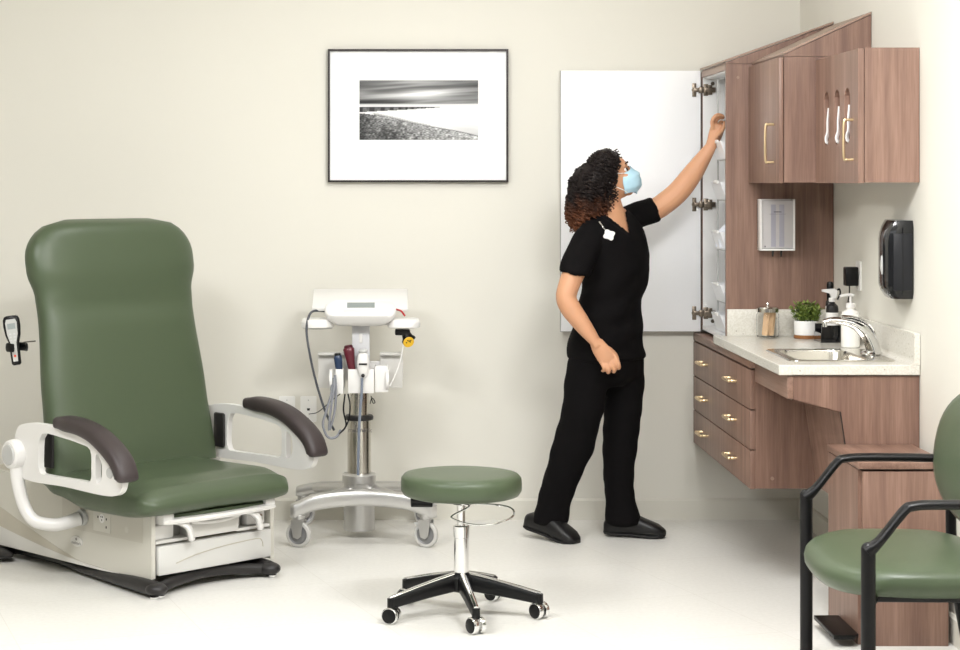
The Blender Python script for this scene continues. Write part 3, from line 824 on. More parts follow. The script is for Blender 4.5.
# back cushion, leaning
LEAN = R(10.5)
def backp(x, d, t):       # d = towards front (negative) / rear, t = up along the back
    return Vector((x+.016, .515+t*math.sin(LEAN)+d*math.cos(LEAN), .375+t*math.cos(LEAN)-d*math.sin(LEAN)))
HB = .993; rings = []; N = 44
for i in range(N+1):
    u = i/N; t_ = HB*(1-(1-u)**1.0)
    top = max(0, (t_-(HB-.20))/.20)
    hw = lerp_tab([(0, .400), (.30, .385), (.62, .366), (.70, .370), (.80, .394), (.9, .404), (1, .404)], u)
    hw = hw*(1-.48*(1-math.sqrt(max(0, 1-top**2.3))))
    th = lerp_tab([(0, .060), (.10, .066), (.60, .062), (.70, .060), (.80, .072), (.92, .070), (1, .060)], u)*(1-.75*(1-math.sqrt(max(0, 1-max(0, (t_-(HB-.05))/.05)**2))))
    ring = []
    for k in range(40):
        a = 2*PI*k/40; ca_, sa = math.cos(a), math.sin(a)
        x = hw*math.copysign(abs(ca_)**.5, ca_)
        d = th*math.copysign(abs(sa)**.62, sa)
        if sa < 0: d += .014*math.exp(-((t_-.64)**2)/.002)*(1-abs(x/hw)**3) + .010*(1-(x/hw)**2)*math.sin(PI*min(1, u/.62))
        ring.append(backp(x, d, t_))
    rings.append(ring)
q = MB(); q.loft(rings); q.build('backrest', GREEN, ex, sharp=60)
q = MB()
rings = [[backp(x*hw_*1.25, .072+dd_, t_) for x, dd_ in ((-1, 0), (-1, .02), (1, .02), (1, 0))] for t_, hw_ in ((.03, .25), (.55, .24), (.80, .2))]
q.loft(rings); q.build('back_shell', CHAR, ex)
# armrests
def arm(sx):
    a = thing_part('armrest', ex)
    X = sx*.455
    # ring shaped frame drawn in the side plane: outer tube path
    out_ = [(v.x, v.y) for v in spline([Vector((p_[0], p_[1], 0)) for p_ in ((.56, .588), (.45, .598), (.28, .590), (.12, .568), (.0, .525), (-.055, .470), (-.062, .425), (-.03, .388), (.06, .376), (.30, .380), (.50, .376), (.60, .395), (.63, .48), (.61, .56))], 4, closed=True)]
    h1 = [(v.x, v.y) for v in spline([Vector((p_[0], p_[1], 0)) for p_ in ((.44, .560), (.30, .558), (.20, .548), (.135, .532), (.127, .47), (.135, .418), (.20, .414), (.40, .411), (.455, .418), (.462, .48))], 3, closed=True)]
    h2 = [(v.x, v.y) for v in spline([Vector((p_[0], p_[1], 0)) for p_ in ((.098, .520), (.068, .500), (.062, .45), (.078, .420), (.098, .420), (.101, .47))], 3, closed=True)]
    bm = bmesh.new(); edges = []
    for lp in (out_, h1, h2):
        vs = [bm.verts.new((X-.013, a_, b_)) for a_, b_ in lp]
        for i in range(len(vs)): edges.append(bm.edges.new((vs[i], vs[(i+1) % len(vs)])))
    bmesh.ops.triangle_fill(bm, use_beauty=True, use_dissolve=False, edges=edges, normal=(1, 0, 0))
    res = bmesh.ops.extrude_face_region(bm, geom=bm.faces[:])
    for v in [g for g in res['geom'] if isinstance(g, bmesh.types.BMVert)]: v.co.x += .026
    q = MB(); q.bm.free(); q.bm = bm
    o_ = q.build('arm_frame', WHITEP, a, sharp=40)
    bv = o_.modifiers.new('b', 'BEVEL'); bv.width = .006; bv.segments = 3; bv.limit_method = 'ANGLE'; bv.angle_limit = R(50)
    MB().lathe([(.001, sx*.0), (.017, sx*.0), (.020, sx*.003), (.001, sx*.004)] if sx > 0 else [(.001, 0), (.020, 0), (.018, -.004), (.001, -.004)], (X+sx*.0135, .012, .462), 20, 'x').build('button_cap', GREYP, a)
    # pivot hub and lower bar
    MB().lathe([(.001, sx*.052), (.046, sx*.052), (.054, sx*.046), (.057, sx*.03), (.057, -sx*.01), (.050, -sx*.02), (.001, -sx*.02)], (X, .605, .470), 28, 'x').build('pivot_hub', WHITEP, a)
    MB().lathe([(.001, sx*.057), (.037, sx*.057), (.040, sx*.0525), (.001, sx*.0525)], (X, .605, .470), 28, 'x').build('pivot_cap', GREYP, a)
    P = spline([(X+sx*.02, .60, .46), (X+sx*.02, .590, .37), (X+sx*.015, .555, .28), (X, .51, .228), (X-sx*.05, .455, .212), (X-sx*.10, .430, .220), (X-sx*.14, .42, .230)], 6)
    q = MB(); q.tube(P, .025, 14, rs=[.027-.003*math.sin(PI*i/(len(P)-1)) for i in range(len(P))]); q.build('support_bar', WHITEP, a)
    q = MB(); q.lathe([(.02, 0), (.031, .002), (.031, .018), (.02, .022)], (-.314 if sx < 0 else .294, .42, .232), 20, 'x'); q.build('mount_bracket', GREYP, a)
    # pad
    P = spline([(X, .345, .605), (X, .28, .606), (X, .19, .600), (X, .10, .578), (X, .018, .538), (X, -.036, .498), (X, -.060, .458), (X, -.060, .440)], 6)
    n_ = len(P); rings = []
    for i, p in enumerate(P):
        t1 = (P[min(i+1, n_-1)]-P[max(i-1, 0)]).normalized(); up = Vector((1, 0, 0)).cross(t1).normalized()
        if up.z < 0 and i < 5: up = -up
        u_ = i/(n_-1)
        hw = lerp_tab([(0, .030), (.2, .040), (.6, .046), (.9, .046), (1, .036)], u_); th = lerp_tab([(0, .022), (.15, .030), (.6, .030), (.9, .027), (1, .016)], u_)
        if i == 0: up0 = up
        if up.dot(up0) < 0: up = -up
        up0 = up
        rings.append(ering(p+up*.006, (hw, 0, 0), up*th, 20, 3))
    q = MB(); q.loft(rings); q.build('arm_pad', TAUPE, a, sharp=50)
def thing_part(name, parent):
    o = bpy.data.objects.new(name, None); C.objects.link(o); o.parent = parent; o.empty_display_size = .05; return o
arm(-1); arm(1)
for sx in (-1, 1): MB().box(sx*.415+.012, sx*.415+.026, .47, .535, .42, .56, .008).build('back_side_pad', CHAR, ex)
# holder for the hand control
hx = -.430
q = MB(); q.tube([(-.30, .735, .880), (-.36, .72, .880), (-.42, .70, .872)], .003, 8)
q.build('holder_rod', STEEL, ex)
q = MB(); q.tube(spline([(hx-.030, .640, .868), (hx-.036, .662, .868), (hx-.030, .69, .868), (hx, .698, .868), (hx+.030, .69, .868), (hx+.036, .662, .868), (hx+.030, .640, .868)], 4), .004, 8, rs=[(.016, .004)]*25, up=(0, 0, 1))
q.build('control_holder', BLACKP, ex)
hcw = world_of(ex) @ Vector((hx, .664, .80))
hc = thing('hand_control', 'grey and black hand control with small screen hanging left of the exam chair', 'remote control', hcw, RZ-R(40))
q = MB(); tl = Matrix.Rotation(R(-8), 4, 'Y') @ Matrix.Rotation(R(-5), 4, 'X')
def hcr(f):
    r = []
    for z, w2 in ((0, .012), (.006, .018), (.04, .019), (.085, .020), (.115, .029), (.15, .033), (.175, .032), (.186, .027), (.190, .018)):
        r.append([tl @ p for p in ering((0, 0, z), (w2*f, 0, 0), (0, .018*min(1, .6+w2*16), 0), 20, 3)])
    return r
q.loft(hcr(1)); q.build('shell', BLACKP, hc, sharp=50)
q = MB(); q.tx = tl
pts = [(-.009, .014), (.009, .014), (.011, .085), (.020, .118), (.022, .162), (.017, .176), (-.017, .176), (-.022, .162), (-.020, .118), (-.011, .085)]
q.prism(pts, 'y', -.0195, -.0165, .001); q.build('face_plate', mat('face_grey', '#B4B4B0', .4), hc)
q = MB(); q.tx = tl; q.box(-.015, .015, -.0205, -.0196, .138, .160); q.build('screen', LCD, hc)
q = MB(); q.tx = tl
for i in range(3):
    for jx_ in (-1, 1): q.box(jx_*.008-.004, jx_*.008+.004, -.0202, -.0196, .092+.012*i, .098+.012*i)
q.build('buttons', GREYP, hc)
q = MB(); q.tx = tl; q.cyl((0, -.0205, .035), .005, .001, 'y', 12); q.build('red_button', mat('red_print', '#D4503E'), hc)
# ============================================================ vital-signs cart
ca = thing('vitals_cart', 'white medical cart on chrome column and wide cast caster base', 'medical cart', (-.072, -.40, 0))
def L2(px, py, y): return W(px, py, y)-Vector((-.072, -.40, 0))
q = MB()
for yb, zc, th, bow in ((-.245, .150, .034, .046), (.245, .150, .024, .028)):
    P = spline([(-.295, yb, zc), (-.27, yb, zc+.004), (-.18, yb*.92, zc+bow*.75), (0, yb*.80, zc+bow), (.18, yb*.92, zc+bow*.75), (.27, yb, zc+.004), (.305, yb, zc)], 6)
    n_ = len(P)
    rings = []
    for i, p in enumerate(P):
        e = min(i, n_-1-i)/5; f = min(1, .75+.25*e)
        rings.append(ering(p, (0, .030*f, 0), (0, 0, th*f), 16, 3.5))
    q.loft(rings)
for sx in (-1, 1):
    P = spline([(sx*.20, -.21, .180), (sx*.10, -.09, .195), (sx*.05, 0, .2), (sx*.10, .09, .19), (sx*.20, .21, .172)], 5)
    q.tube(P, .03, 12, rs=[(.020, .028)]*len(P), up=(0, 0, 1))
q.build('caster_base', ALU, ca, sharp=45)
MB().lathe([(.001, .028), (.062, .028), (.066, .033), (.066, .23), (.072, .232), (.072, .262), (.066, .268), (.050, .270)], (-.016, 0, 0), 36).build('base_canister', ALU, ca)
MB().lathe([(.050, .265), (.050, .495)], (-.016, 0, 0), 36).build('lower_column', STEEL, ca)
text_mesh('column_lettering', 'midmark', .028, mat('column_print', '#6E6A66', .5), ca, Matrix.Translation((-.012, -.0506, .455)) @ Matrix.Rotation(R(90), 4, 'X'))
MB().lathe([(.050, .492), (.058, .494), (.060, .499), (.060, .508), (.056, .514), (.044, .516)], (-.016, 0, 0), 32).build('column_collar', CHAR, ca)
MB().lathe([(.040, .51), (.040, .80)], (-.016, 0, 0), 32).build('upper_column', STEEL, ca)
MB().box(-.046, .029, -.046, .02, .66, .905, .004).build('mast', mat('mast_grey', '#D9D9DC', .4), ca)
q = MB().box(-.016, -.002, -.0495, -.0465, .822, .862, .0015); q.build('mast_switch', WHITEP, ca)
# monitor and top plate
q = MB(); q.tx = Matrix.Translation((-.012, .03, .988)) @ Matrix.Rotation(R(17), 4, 'X')
q.box(-.203, .203, -.085, .15, -.009, .009, .006); q.build('top_plate', WHITEP, ca)
mt_ = Matrix.Translation((-.010, -.095, .953)) @ Matrix.Rotation(R(35), 4, 'X')
q = MB(); q.tx = mt_
rings = []
for z, f in ((-.034, .62), (-.028, .80), (-.01, .95), (.008, 1.0), (.020, .98), (.024, .94)):
    pts = rrect(.30*f, .108*(.7+.3*f), .045*f, 6); rings.append([(x, y, z) for x, y in pts])
q.loft(rings); mon = q.build('monitor_housing', WHITEP, ca, sharp=50)
q = MB(); q.tx = mt_; q.box(-.056, .060, .002, .036, .0242, .0262, .001); q.build('lcd_screen', LCD, mon)
q = MB(); q.tx = mt_; q.box(-.072, .076, -.022, -.016, .0242, .0255, .001); q.build('button_strip', SCREENP, mon)
MB().box(-.036, .016, -.07, .03, .900, .935, .004).build('monitor_mount', CHAR, ca)
MB().tube([(-.125, -.03, .905), (-.02, -.03, .898), (.03, -.03, .898), (.13, -.03, .905)], .006, 8).build('side_arms', GREYP, ca)
def paddle(cx):
    rings = []
    for z, f in ((.888, .90), (.892, 1), (.908, 1), (.922, .95), (.926, .85)):
        rings.append([(cx+x, -.05+y, z) for x, y in rrect(.138*f, .16*f, .055*f, 6)])
    q = MB(); q.loft(rings); return q.build('accessory_shelf', WHITEP, ca, sharp=50)
paddle(-.190); pr = paddle(.172)
MB().lathe([(.001, .884), (.062, .884), (.065, .888)], (-.190, -.05, 0), 24).build('shelf_underside', GREYP, ca)
# scanner under right shelf
sc_ = thing('handheld_scanner', 'black handheld scanner with yellow face under the right cart shelf', 'scanner', W(403, 334, -.46))
MB().box(-.034, .030, -.03, .03, -.004, .020, .006).build('holder_block', BLACKP, sc_)
q = MB(); q.tx = Matrix.Rotation(R(-25), 4, 'Y')
q.lathe([(.018, .0), (.022, -.018), (.030, -.028), (.030, -.036), (.026, -.038)], (.012, -.01, 0), 22); q.build('head', BLACKP, sc_)
q = MB(); q.tx = Matrix.Translation((.022, -.032, -.030)) @ Matrix.Rotation(R(-38), 4, 'Y') @ Matrix.Rotation(R(118), 4, 'X')
q.lathe([(.001, 0), (.022, 0), (.024, .004), (.022, .006), (.001, .006)], n=22); q.build('yellow_face', mat('scanner_yellow', '#E8B92B', .4), sc_)
q = MB(); q.tx = Matrix.Translation((.022, -.032, -.030)) @ Matrix.Rotation(R(-38), 4, 'Y') @ Matrix.Rotation(R(118), 4, 'X')
for a, b2 in ((-.008, .006), (.006, -.002), (.002, .010)): q.cyl((a, b2, .006), .003, .001, 'z', 8)
q.build('printed_marks', BLACKP, sc_)
# accessory holders
for (pa, pb) in ((318, 345), (380, 402.5)):
    a = L2(pa, 352, -.40); b_ = L2(pb, 388, -.40)
    MB().box(a.x, b_.x, .0, .012, b_.z, a.z, .003).box(a.x, b_.x, -.03, .0, a.z-.012, a.z, .002).build('rear_bin', SCREENP, ca)
MB().box(-.15, .17, .012, .026, .66, .74, .002).build('rear_crossbar', WHITEP, ca)
def pocket(pa, pb, ya, yb, nm='front_pocket'):
    a = L2(pa, ya, -.5); b_ = L2(pb, yb, -.5)
    q = MB()
    q.box(a.x, b_.x, -.112, -.108, b_.z, a.z, .002).box(a.x, a.x+.004, -.108, -.052, b_.z, a.z, .001).box(b_.x-.004, b_.x, -.108, -.052, b_.z, a.z, .001).box(a.x, b_.x, -.108, -.052, b_.z, b_.z+.004)
    q.box(a.x, b_.x, -.056, -.052, b_.z, a.z)
    return q.build(nm, WHITEP, ca)
pocket(348, 374, 369, 393); pocket(335.5, 343.5, 369, 393.5); pocket(375, 388, 366, 392, 'side_pocket')
for px_ in (331, 387.5):
    a = L2(px_, 380, -.5)
    rings = [[(a.x+t_, -.09+y, a.z+z) for y, z in ((.05*math.cos(2*PI*k/20), .045*math.sin(2*PI*k/20)) for k in range(20))] for t_ in (-.006, .006)]
    q = MB(); q.loft(rings); q.build('end_cheek', WHITEP, ca)
def probe(name, lab, px, pyb, pyt, w, m_, cat, tilt, extra=None):
    c_ = W(px, pyb, -.49); h = (pyb-pyt)/240
    t = thing(name, lab, cat, c_)
    q = MB(); q.tx = Matrix.Rotation(R(tilt), 4, 'Y')
    rings = [ering((0, 0, z*h), (w*f, 0, 0), (0, w*f*1.2, 0), 16, 3) for z, f in ((0, .6), (.1, .75), (.5, .85), (.75, 1.05), (.93, 1.15), (1, .95))]
    q.loft(rings); q.build('handle', m_, t, sharp=50)
    q = MB(); q.tx = Matrix.Rotation(R(tilt), 4, 'Y'); q.lathe([(w*.9, h), (w*.9, h+.006), (w*.7, h+.010), (.002, h+.010)], n=16); q.build('tip', mat('tip_'+name, extra or '#141414', .4), t)
    return t
probe('blue_probe', 'blue handled probe standing in the cart holder left of the red one', 341.5, 392, 355, .0155, mat('navy_plastic', '#1E3352', .35, coat=.2), 'probe', -6)
probe('red_probe', 'dark red handled probe standing in the cart holder', 352.5, 373, 347, .021, mat('maroon_plastic', '#5C1826', .35, coat=.2), 'probe', -9, '#4B1522')
et = thing('ear_thermometer', 'white ear thermometer facing forward in the middle cart pocket', 'thermometer', W(363, 376, -.516))
rings = [ering((0, 0, z), (w2, 0, 0), (0, w2*.8, 0), 16, 2.6) for z, w2 in ((-.01, .008), (0, .016), (.03, .026), (.06, .027), (.085, .022), (.098, .016))]
q = MB(); q.loft(rings); q.build('body', WHITEP, et, sharp=50)
MB().box(-.017, .017, -.0245, -.020, .048, .055, .001).build('dark_slot', CHAR, et)
MB().lathe([(.001, 0), (.008, 0), (.008, -.004), (.001, -.004)], (0, -.0135, .003), 12, 'y').build('cable_plug', CHAR, et)
MB().lathe([(.018, .098), (.020, .104), (.015, .112), (.001, .113)], n=14).build('probe_cap', GREYP, et)
# cables
def cable(name, lab, pts, r, m_, group=None, flat=1):
    o = MB().tube(spline([W(a, b, y) for a, b, y in pts], 7), r, 8, flat=flat).build(name, m_); return tag(o, lab, 'cable', group)
cable('coiled_cord', 'dark grey cord hanging down from the left shelf of the rolling cart', [(325, 311, -.42), (314, 311, -.46), (309, 316, -.5), (306.5, 330, -.53), (309, 350, -.55), (315, 378, -.55), (323, 405, -.55), (329, 420, -.54), (334, 430, -.52)], .0052, DKCABLE)
cable('lead_cable', 'grey looped cable draped at the far left of the cart holder', [(333, 378, -.52), (331, 395, -.55), (326, 412, -.56), (323, 425, -.56), (328, 437, -.56), (336, 437, -.55), (341, 430, -.54)], .0055, GREYLOOP)
cable('lead_cable', 'grey cable loop hanging in the middle of the left bundle', [(335, 375, -.52), (336, 395, -.54), (334, 415, -.55), (329, 430, -.55), (331, 408, -.56), (334, 390, -.55), (334, 378, -.53)], .0055, GREYLOOP)
cable('lead_cable', 'grey cable hanging straight down in front of the chrome column', [(362, 378, -.53), (361.5, 395, -.535), (359.5, 420, -.535), (358.5, 450, -.525), (358, 475, -.52)], .0058, mat('blue_grey_cable', '#78808E', .45))
cable('probe_cord', 'black cord looping from the blue probe holder', [(345, 394, -.51), (343.5, 410, -.53), (346, 425, -.53), (341, 432, -.54), (336, 437, -.55)], .0035, BLACKP)
cable('probe_cord', 'second black cord beside the chrome column under the probes', [(348, 394, -.51), (350, 405, -.53), (349, 418, -.53), (345, 428, -.54), (339, 434, -.55)], .0035, BLACKP)
cable('thin_cord', 'thin black cord slanting from the cart towards the wall outlet', [(340, 394, -.46), (330, 402, -.3), (318, 412, -.15), (309, 414, -.02)], .0022, BLACKP)
cable('white_cord', 'thin white cord hanging from the scanner to the right holder', [(403, 345, -.48), (401, 358, -.5), (396, 373, -.52), (390, 386, -.52)], .0028, WHITEP)
cable('red_lead', 'short red lead beside the right end of the cart monitor', [(395.5, 309, -.45), (401, 311, -.45), (405, 316, -.45)], .004, mat('red_cable', '#B5272B', .4))
cable('binder_clip', 'small twisted black tie hanging below the right cart pocket', [(371, 396, -.47), (373, 403, -.47), (375, 402, -.47), (372, 398, -.47), (370, 404, -.47)], .002, BLACKP)
for i, (dx, dy) in enumerate(((-.262, -.245), (.262, -.245), (-.262, .245), (.262, .245))):
    fr_ = thing_part('caster', ca)
    fr_.location = (dx, dy, 0); fr_.rotation_euler = (0, 0, R((70, 62, 120, 40)[i]))
    q = MB(); q.lathe([(.024, .135), (.026, .132), (.026, .118), (.022, .114), (.022, .106)], n=20)
    q.prism([(-.03, .112), (.024, .112), (.022, .085), (-.016, .038), (-.034, .038), (-.040, .06)], 'x', -.021, -.017, .001) if False else None
    for sx in (-1, 1):
        q.prism([(-.026, .114), (.026, .114), (.026, .085), (.016, .042), (-.004, .036), (-.018, .048)], 'x', sx*.0185-.003, sx*.0185+.003)
    q.build('fork', ALU, fr_)
    q = MB(); q.lathe([(.040, -.011), (.050, -.0105), (.053, -.006), (.053, .006), (.050, .0105), (.040, .011)], (0, 0, .053), 32, 'x', cap=False)
    q.build('tyre', mat('clear_grey_tyre', '#C7C5C1', .25), fr_)
    q = MB(); q.lathe([(.001, -.014), (.012, -.014), (.013, -.008), (.034, -.006), (.0400, -.010), (.0402, .010), (.034, .006), (.013, .008), (.012, .014), (.001, .014)], (0, 0, .053), 28, 'x')
    q.build('wheel', mat('caster_hub', '#8B8B8C', .4, .4), fr_)
    if i == 1: MB().prism([(.022, .105), (.05, .10), (.052, .094), (.03, .088), (.046, .066), (.040, .062), (.02, .085)], 'x', -.014, .014, .002).build('brake_pedal', GREYP, fr_)

# ============================================================ stool
SX, SY = .281, -1.89
so = thing('exam_stool', 'round green padded rolling stool with five black and chrome legs', 'stool', (SX, SY, 0))
MB().lathe([(.05, .417), (.185, .416), (.200, .421), (.2085, .435), (.2095, .460), (.2075, .478), (.198, .489), (.17, .4935), (.08, .4965), (.002, .497)], n=64).build('seat', GREEN, so, sharp=60)
q = MB().box(-.175, .03, -.06, .06, .398, .416, .002); q.box(-.175, -.10, -.05, .05, .383, .399, .003)
q.build('underseat_plate', BLACKP, so)
MB().lathe([(.04, .416), (.042, .396), (.030, .386), (.018, .384)], n=24).build('hub_plate', BLACKP, so)
MB().cyl((0, 0, .30), .0135, .09, 'z', 24).build('gas_lift', CHROME, so)
MB().lathe([(.018, .10), (.0255, .105), (.0255, .270), (.0275, .272), (.0275, .310), (.024, .313), (.014, .314)], n=36).build('column_sleeve', CHROME, so)
P = spline([(-.005, -.03, .392), (.025, -.045, .388), (.01, -.06, .378), (-.035, -.10, .362), (-.028, -.115, .352), (.03, -.165, .344), (.10, -.175, .348), (.165, -.13, .362), (.175, -.06, .376), (.14, -.02, .384), (.06, -.01, .388), (.03, -.03, .390)], 6)
MB().tube(P, .0034, 8).build('height_lever', CHROME, so)
MB().lathe([(.03, .085), (.040, .09), (.042, .135), (.032, .150), (.028, .152)], n=32).build('base_hub', BLACKP, so)
for k in range(5):
    a = R(-82+72*k)
    lg = thing_part('leg', so); lg.rotation_euler = (0, 0, a)
    rings = []
    for i in range(11):
        u = i/10; x = .03+.247*u; zt = .146-.052*u-.010*u*u; th = .030-.012*u
        rings.append(ering((x, 0, zt-th), (0, .019-.006*u, 0), (0, 0, th), 14, 3.5))
    q = MB(); q.loft(rings); q.build('leg_spoke', BLACKP, lg)
    rings = []
    for i in range(13):
        u = i/12; x = .02+.256*u; zt = .150-.052*u-.010*u*u
        rings.append(ering((x, 0, zt-.001), (0, .011-.003*u, 0), (0, 0, .005), 12, 2.5))
    q = MB(); q.loft(rings); q.build('chrome_cap', CHROME, lg)
    q = MB(); q.lathe([(.014, .05), (.014, .085)], (.270, 0, 0), 16)
    q.build('caster_stem', BLACKP, lg)
    cs = thing_part('caster', so); cs.location = (.270*math.cos(a), .270*math.sin(a), 0); cs.rotation_euler = (0, 0, R(-55)+.15*k)
    q = MB()
    for sx in (-1, 1): q.lathe([(.001, sx*.006), (.027, sx*.006), (.0285, sx*.009), (.0285, sx*.022), (.026, sx*.025)], (0, 0, .0285), 24, 'y')
    q.build('chrome_hood', CHROME, cs)
    q = MB()
    for sx in (-1, 1): q.lathe([(.001, sx*.027), (.022, sx*.0265), (.025, sx*.025), (.0262, sx*.0235), (.020, sx*.022)], (0, 0, .0285), 24, 'y')
    q.build('wheel', BLACKP, cs)

# ============================================================ guest chair
gc = thing('guest_chair', 'wide green padded guest chair with black tubular arm frame at right', 'chair', (1.470, -3.155, 0), R(-2))
YF, YN = .425, -.430
for sy, nm in ((YF, 'far'), (YN, 'near')):
    q = MB(); q.tube([(-.195, sy, 0), (-.195, sy, .30), (-.195, sy, .552)], .019, 16)
    q.ball((-.195, sy, .552), .019, n=14)
    q.build('front_leg', BLKMET, gc)
    P = spline([(-.200, sy, .545), (-.165, sy, .575), (-.105, sy, .650), (-.080, sy, .664), (-.02, sy, .668), (.12, sy, .668), (.24, sy, .665)], 5)
    n_ = len(P)
    q = MB(); q.tube(P, .02, 16, rs=[(lerp_tab([(0, .019), (.2, .012), (1, .013)], i/(n_-1)), lerp_tab([(0, .022), (.3, .024), (1, .021)], i/(n_-1))) for i in range(n_)], up=(0, 0, 1))
    q.build('arm', BLKMET, gc, sharp=60)
    q = MB(); q.tube(spline([(.300, sy*.93, .0), (.255, sy*.93, .24), (.232, sy*.93, .42), (.235, sy*.93, .66), (.255, sy*.93, .76)], 5), .016, 14)
    q.build('rear_leg', BLKMET, gc)
MB().tube([(.235, YN*.93, .66), (.225, YN, .665)], .014, 10).tube([(.235, YF*.93, .66), (.225, YF, .665)], .014, 10).build('arm_joint', BLKMET, gc)
q = MB()
q.box(-.16, .23, .255, .280, .386, .408, .003).box(-.16, .23, -.295, -.270, .386, .408, .003).box(-.155, -.13, -.27, .255, .386, .404, .003).box(.19, .215, -.42, .40, .386, .404, .003)
q.tube([(-.195, YF, .395), (-.145, .26, .395)], .011, 8).tube([(-.195, YN, .395), (-.145, -.28, .395)], .011, 8)
q.tube([(.235, YF*.93, .39), (.20, YF-.05, .39)], .012, 8).tube([(.235, YN*.93, .39), (.20, YN+.05, .39)], .012, 8)
q.build('seat_frame', BLKMET, gc)
MB().box(-.19, -.162, -.16, .17, .385, .403, .006).build('front_brace', GREYP, gc)
rings = []
outl = []
n_ = 56
for k in range(n_):
    a = 2*PI*k/n_; cx_, sy_ = math.cos(a), math.sin(a)
    x = .255*math.copysign(abs(cx_)**(.75 if cx_ < 0 else .45), cx_)-.010; y = .345*math.copysign(abs(sy_)**.72, sy_)-.010
    if x < -.05: y *= 1
    outl.append((x, y))
for f, z in ((.86, .403), (.955, .408), (.993, .424), (1.0, .440), (.985, .456), (.94, .468), (.84, .475), (.6, .480), (.3, .482), (.02, .482)):
    rings.append([(x*f, y*(1-(1-f)*.65), z-.012*max(0, (-x*f-.12)/.15)) for x, y in outl])
q = MB(); q.loft(rings); q.build('seat', GREEN, gc, sharp=60)
rings = []
n_ = 48
def bp(d, y, z): return Vector((.205+d+(z-.5)*.17+.03*(abs(y)/.4)**2*-1, y, z))
for d, f in ((.035, .80), (.030, .94), (.015, .995), (.0, 1.0), (-.018, .97), (-.030, .88), (-.037, .6), (-.038, .3), (-.038, .02)):
    ring = []
    for k in range(n_):
        a = 2*PI*k/n_; y = .44*f*math.copysign(abs(math.cos(a))**.85, math.cos(a)); z = .72+.205*f*math.copysign(abs(math.sin(a))**.85, math.sin(a))
        ring.append(bp(d, y, z))
    rings.append(ring)
q = MB(); q.loft(rings); q.build('backrest', GREEN, gc, sharp=60)
MB().box(.262, .275, -.38, .38, .62, .68, .004).build('back_crossbar', BLKMET, gc)
# ============================================================ person
from mathutils.bvhtree import BVHTree
person = thing('person', 'person in black scrubs and blue mask reaching up into the open cabinet', 'person', (.92, -.5, 0))
TH = R(38)
fwd = Vector((math.cos(TH), -math.sin(TH), 0)); lat = Vector((math.sin(TH), math.cos(TH), 0))
# (px, py, lateral half, frontal half)
TOR = [(613, 209, .060, .052), (613, 214, .085, .060), (613, 221, .128, .074), (614, 230, .160, .088), (615, 242, .166, .102), (616, 256, .162, .112),
       (616, 270, .156, .114), (614, 285, .150, .110), (611, 300, .148, .107), (608.5, 315, .156, .112), (607, 330, .168, .120), (606.5, 345, .180, .128), (606.5, 357.5, .186, .131)]
def trings(scale, tab=TOR, y=-.5, n=36, p=2.3):
    out = []
    for px, py, a, b in tab:
        out.append(ering(W(px, py, y), lat*a*scale, fwd*b*scale, n, p))
    return out
def limb(mb, pts, n=18):
    "pts: (px, py, y, r) or (px,py,y,(ru,rw))"
    P = [W(a, b, y) for a, b, y, r in pts]; rs = [r if isinstance(r, tuple) else (r, r) for *_, r in pts]
    # resample with catmull
    Q = spline(P, 4); RR = []
    for i in range(len(Q)):
        u = i/4; k = min(int(u), len(rs)-2); f = u-k
        RR.append((rs[k][0]*(1-f)+rs[k+1][0]*f, rs[k][1]*(1-f)+rs[k+1][1]*f))
    mb.tube(Q, .02, n, rs=RR)
    return mb
def blob(mb, px, py, y, r, ry=None, rz=None): mb.ball(W(px, py, y), r, ry, rz, 14)
# ---- body
HT = Matrix.Translation(W(608.5, 176, -.5)) @ Matrix.Rotation(R(4), 4, 'Z') @ Matrix.Rotation(R(-17), 4, 'Y')
b = MB()
b.loft(trings(.925))
limb(b, [(613, 222, -.5, .062), (610.5, 210, -.5, .054), (606.5, 197, -.5, .053), (605, 185, -.5, .055)])
# head
b.tx = HT
b.ball((-.014, 0, .000), .086, .070, .090, 24)
b.ball((.028, 0, -.028), .062, .060, .078, 20)
b.ball((.036, 0, -.070), .040, .044, .032, 16)
b.ball((.062, 0, -.088), .020, .022, .016, 14)
b.ball((.050, 0, .028), .036, .052, .040, 16)
b.tube([(.084, 0, .020), (.094, 0, -.002), (.108, 0, -.024), (.112, 0, -.034)], .01, 10, rs=[.006, .008, .011, .012])
b.ball((.100, .011, -.036), .009, .008, .007, 10); b.ball((.100, -.011, -.036), .009, .008, .007, 10)
for s_ in (-1, 1):
    b.ball((.058, s_*.040, -.026), .026, .018, .022, 12)
    b.tube([(.083, s_*.012, .024), (.080, s_*.03, .028), (.066, s_*.047, .022)], .006, 8)
    b.ball((-.008, s_*.068, -.008), .014, .006, .022, 12)
b.ball((.088, 0, -.062), .012, .022, .006, 12); b.ball((.086, 0, -.072), .011, .019, .006, 12)
b.tx = Matrix.Identity(4)
# near arm
limb(b, [(590, 238, -.60, .050), (581, 254, -.645, .050), (574.5, 271, -.675, .0475), (569, 285, -.695, .044), (566.2, 298, -.705, .0425), (571, 309, -.71, .0425), (579, 320, -.715, .0385), (588, 332, -.72, .031), (595, 341, -.725, (.027, .021)), (598.5, 345.5, -.726, (.029, .020))])
def hand(mb, pts, yb):
    pass
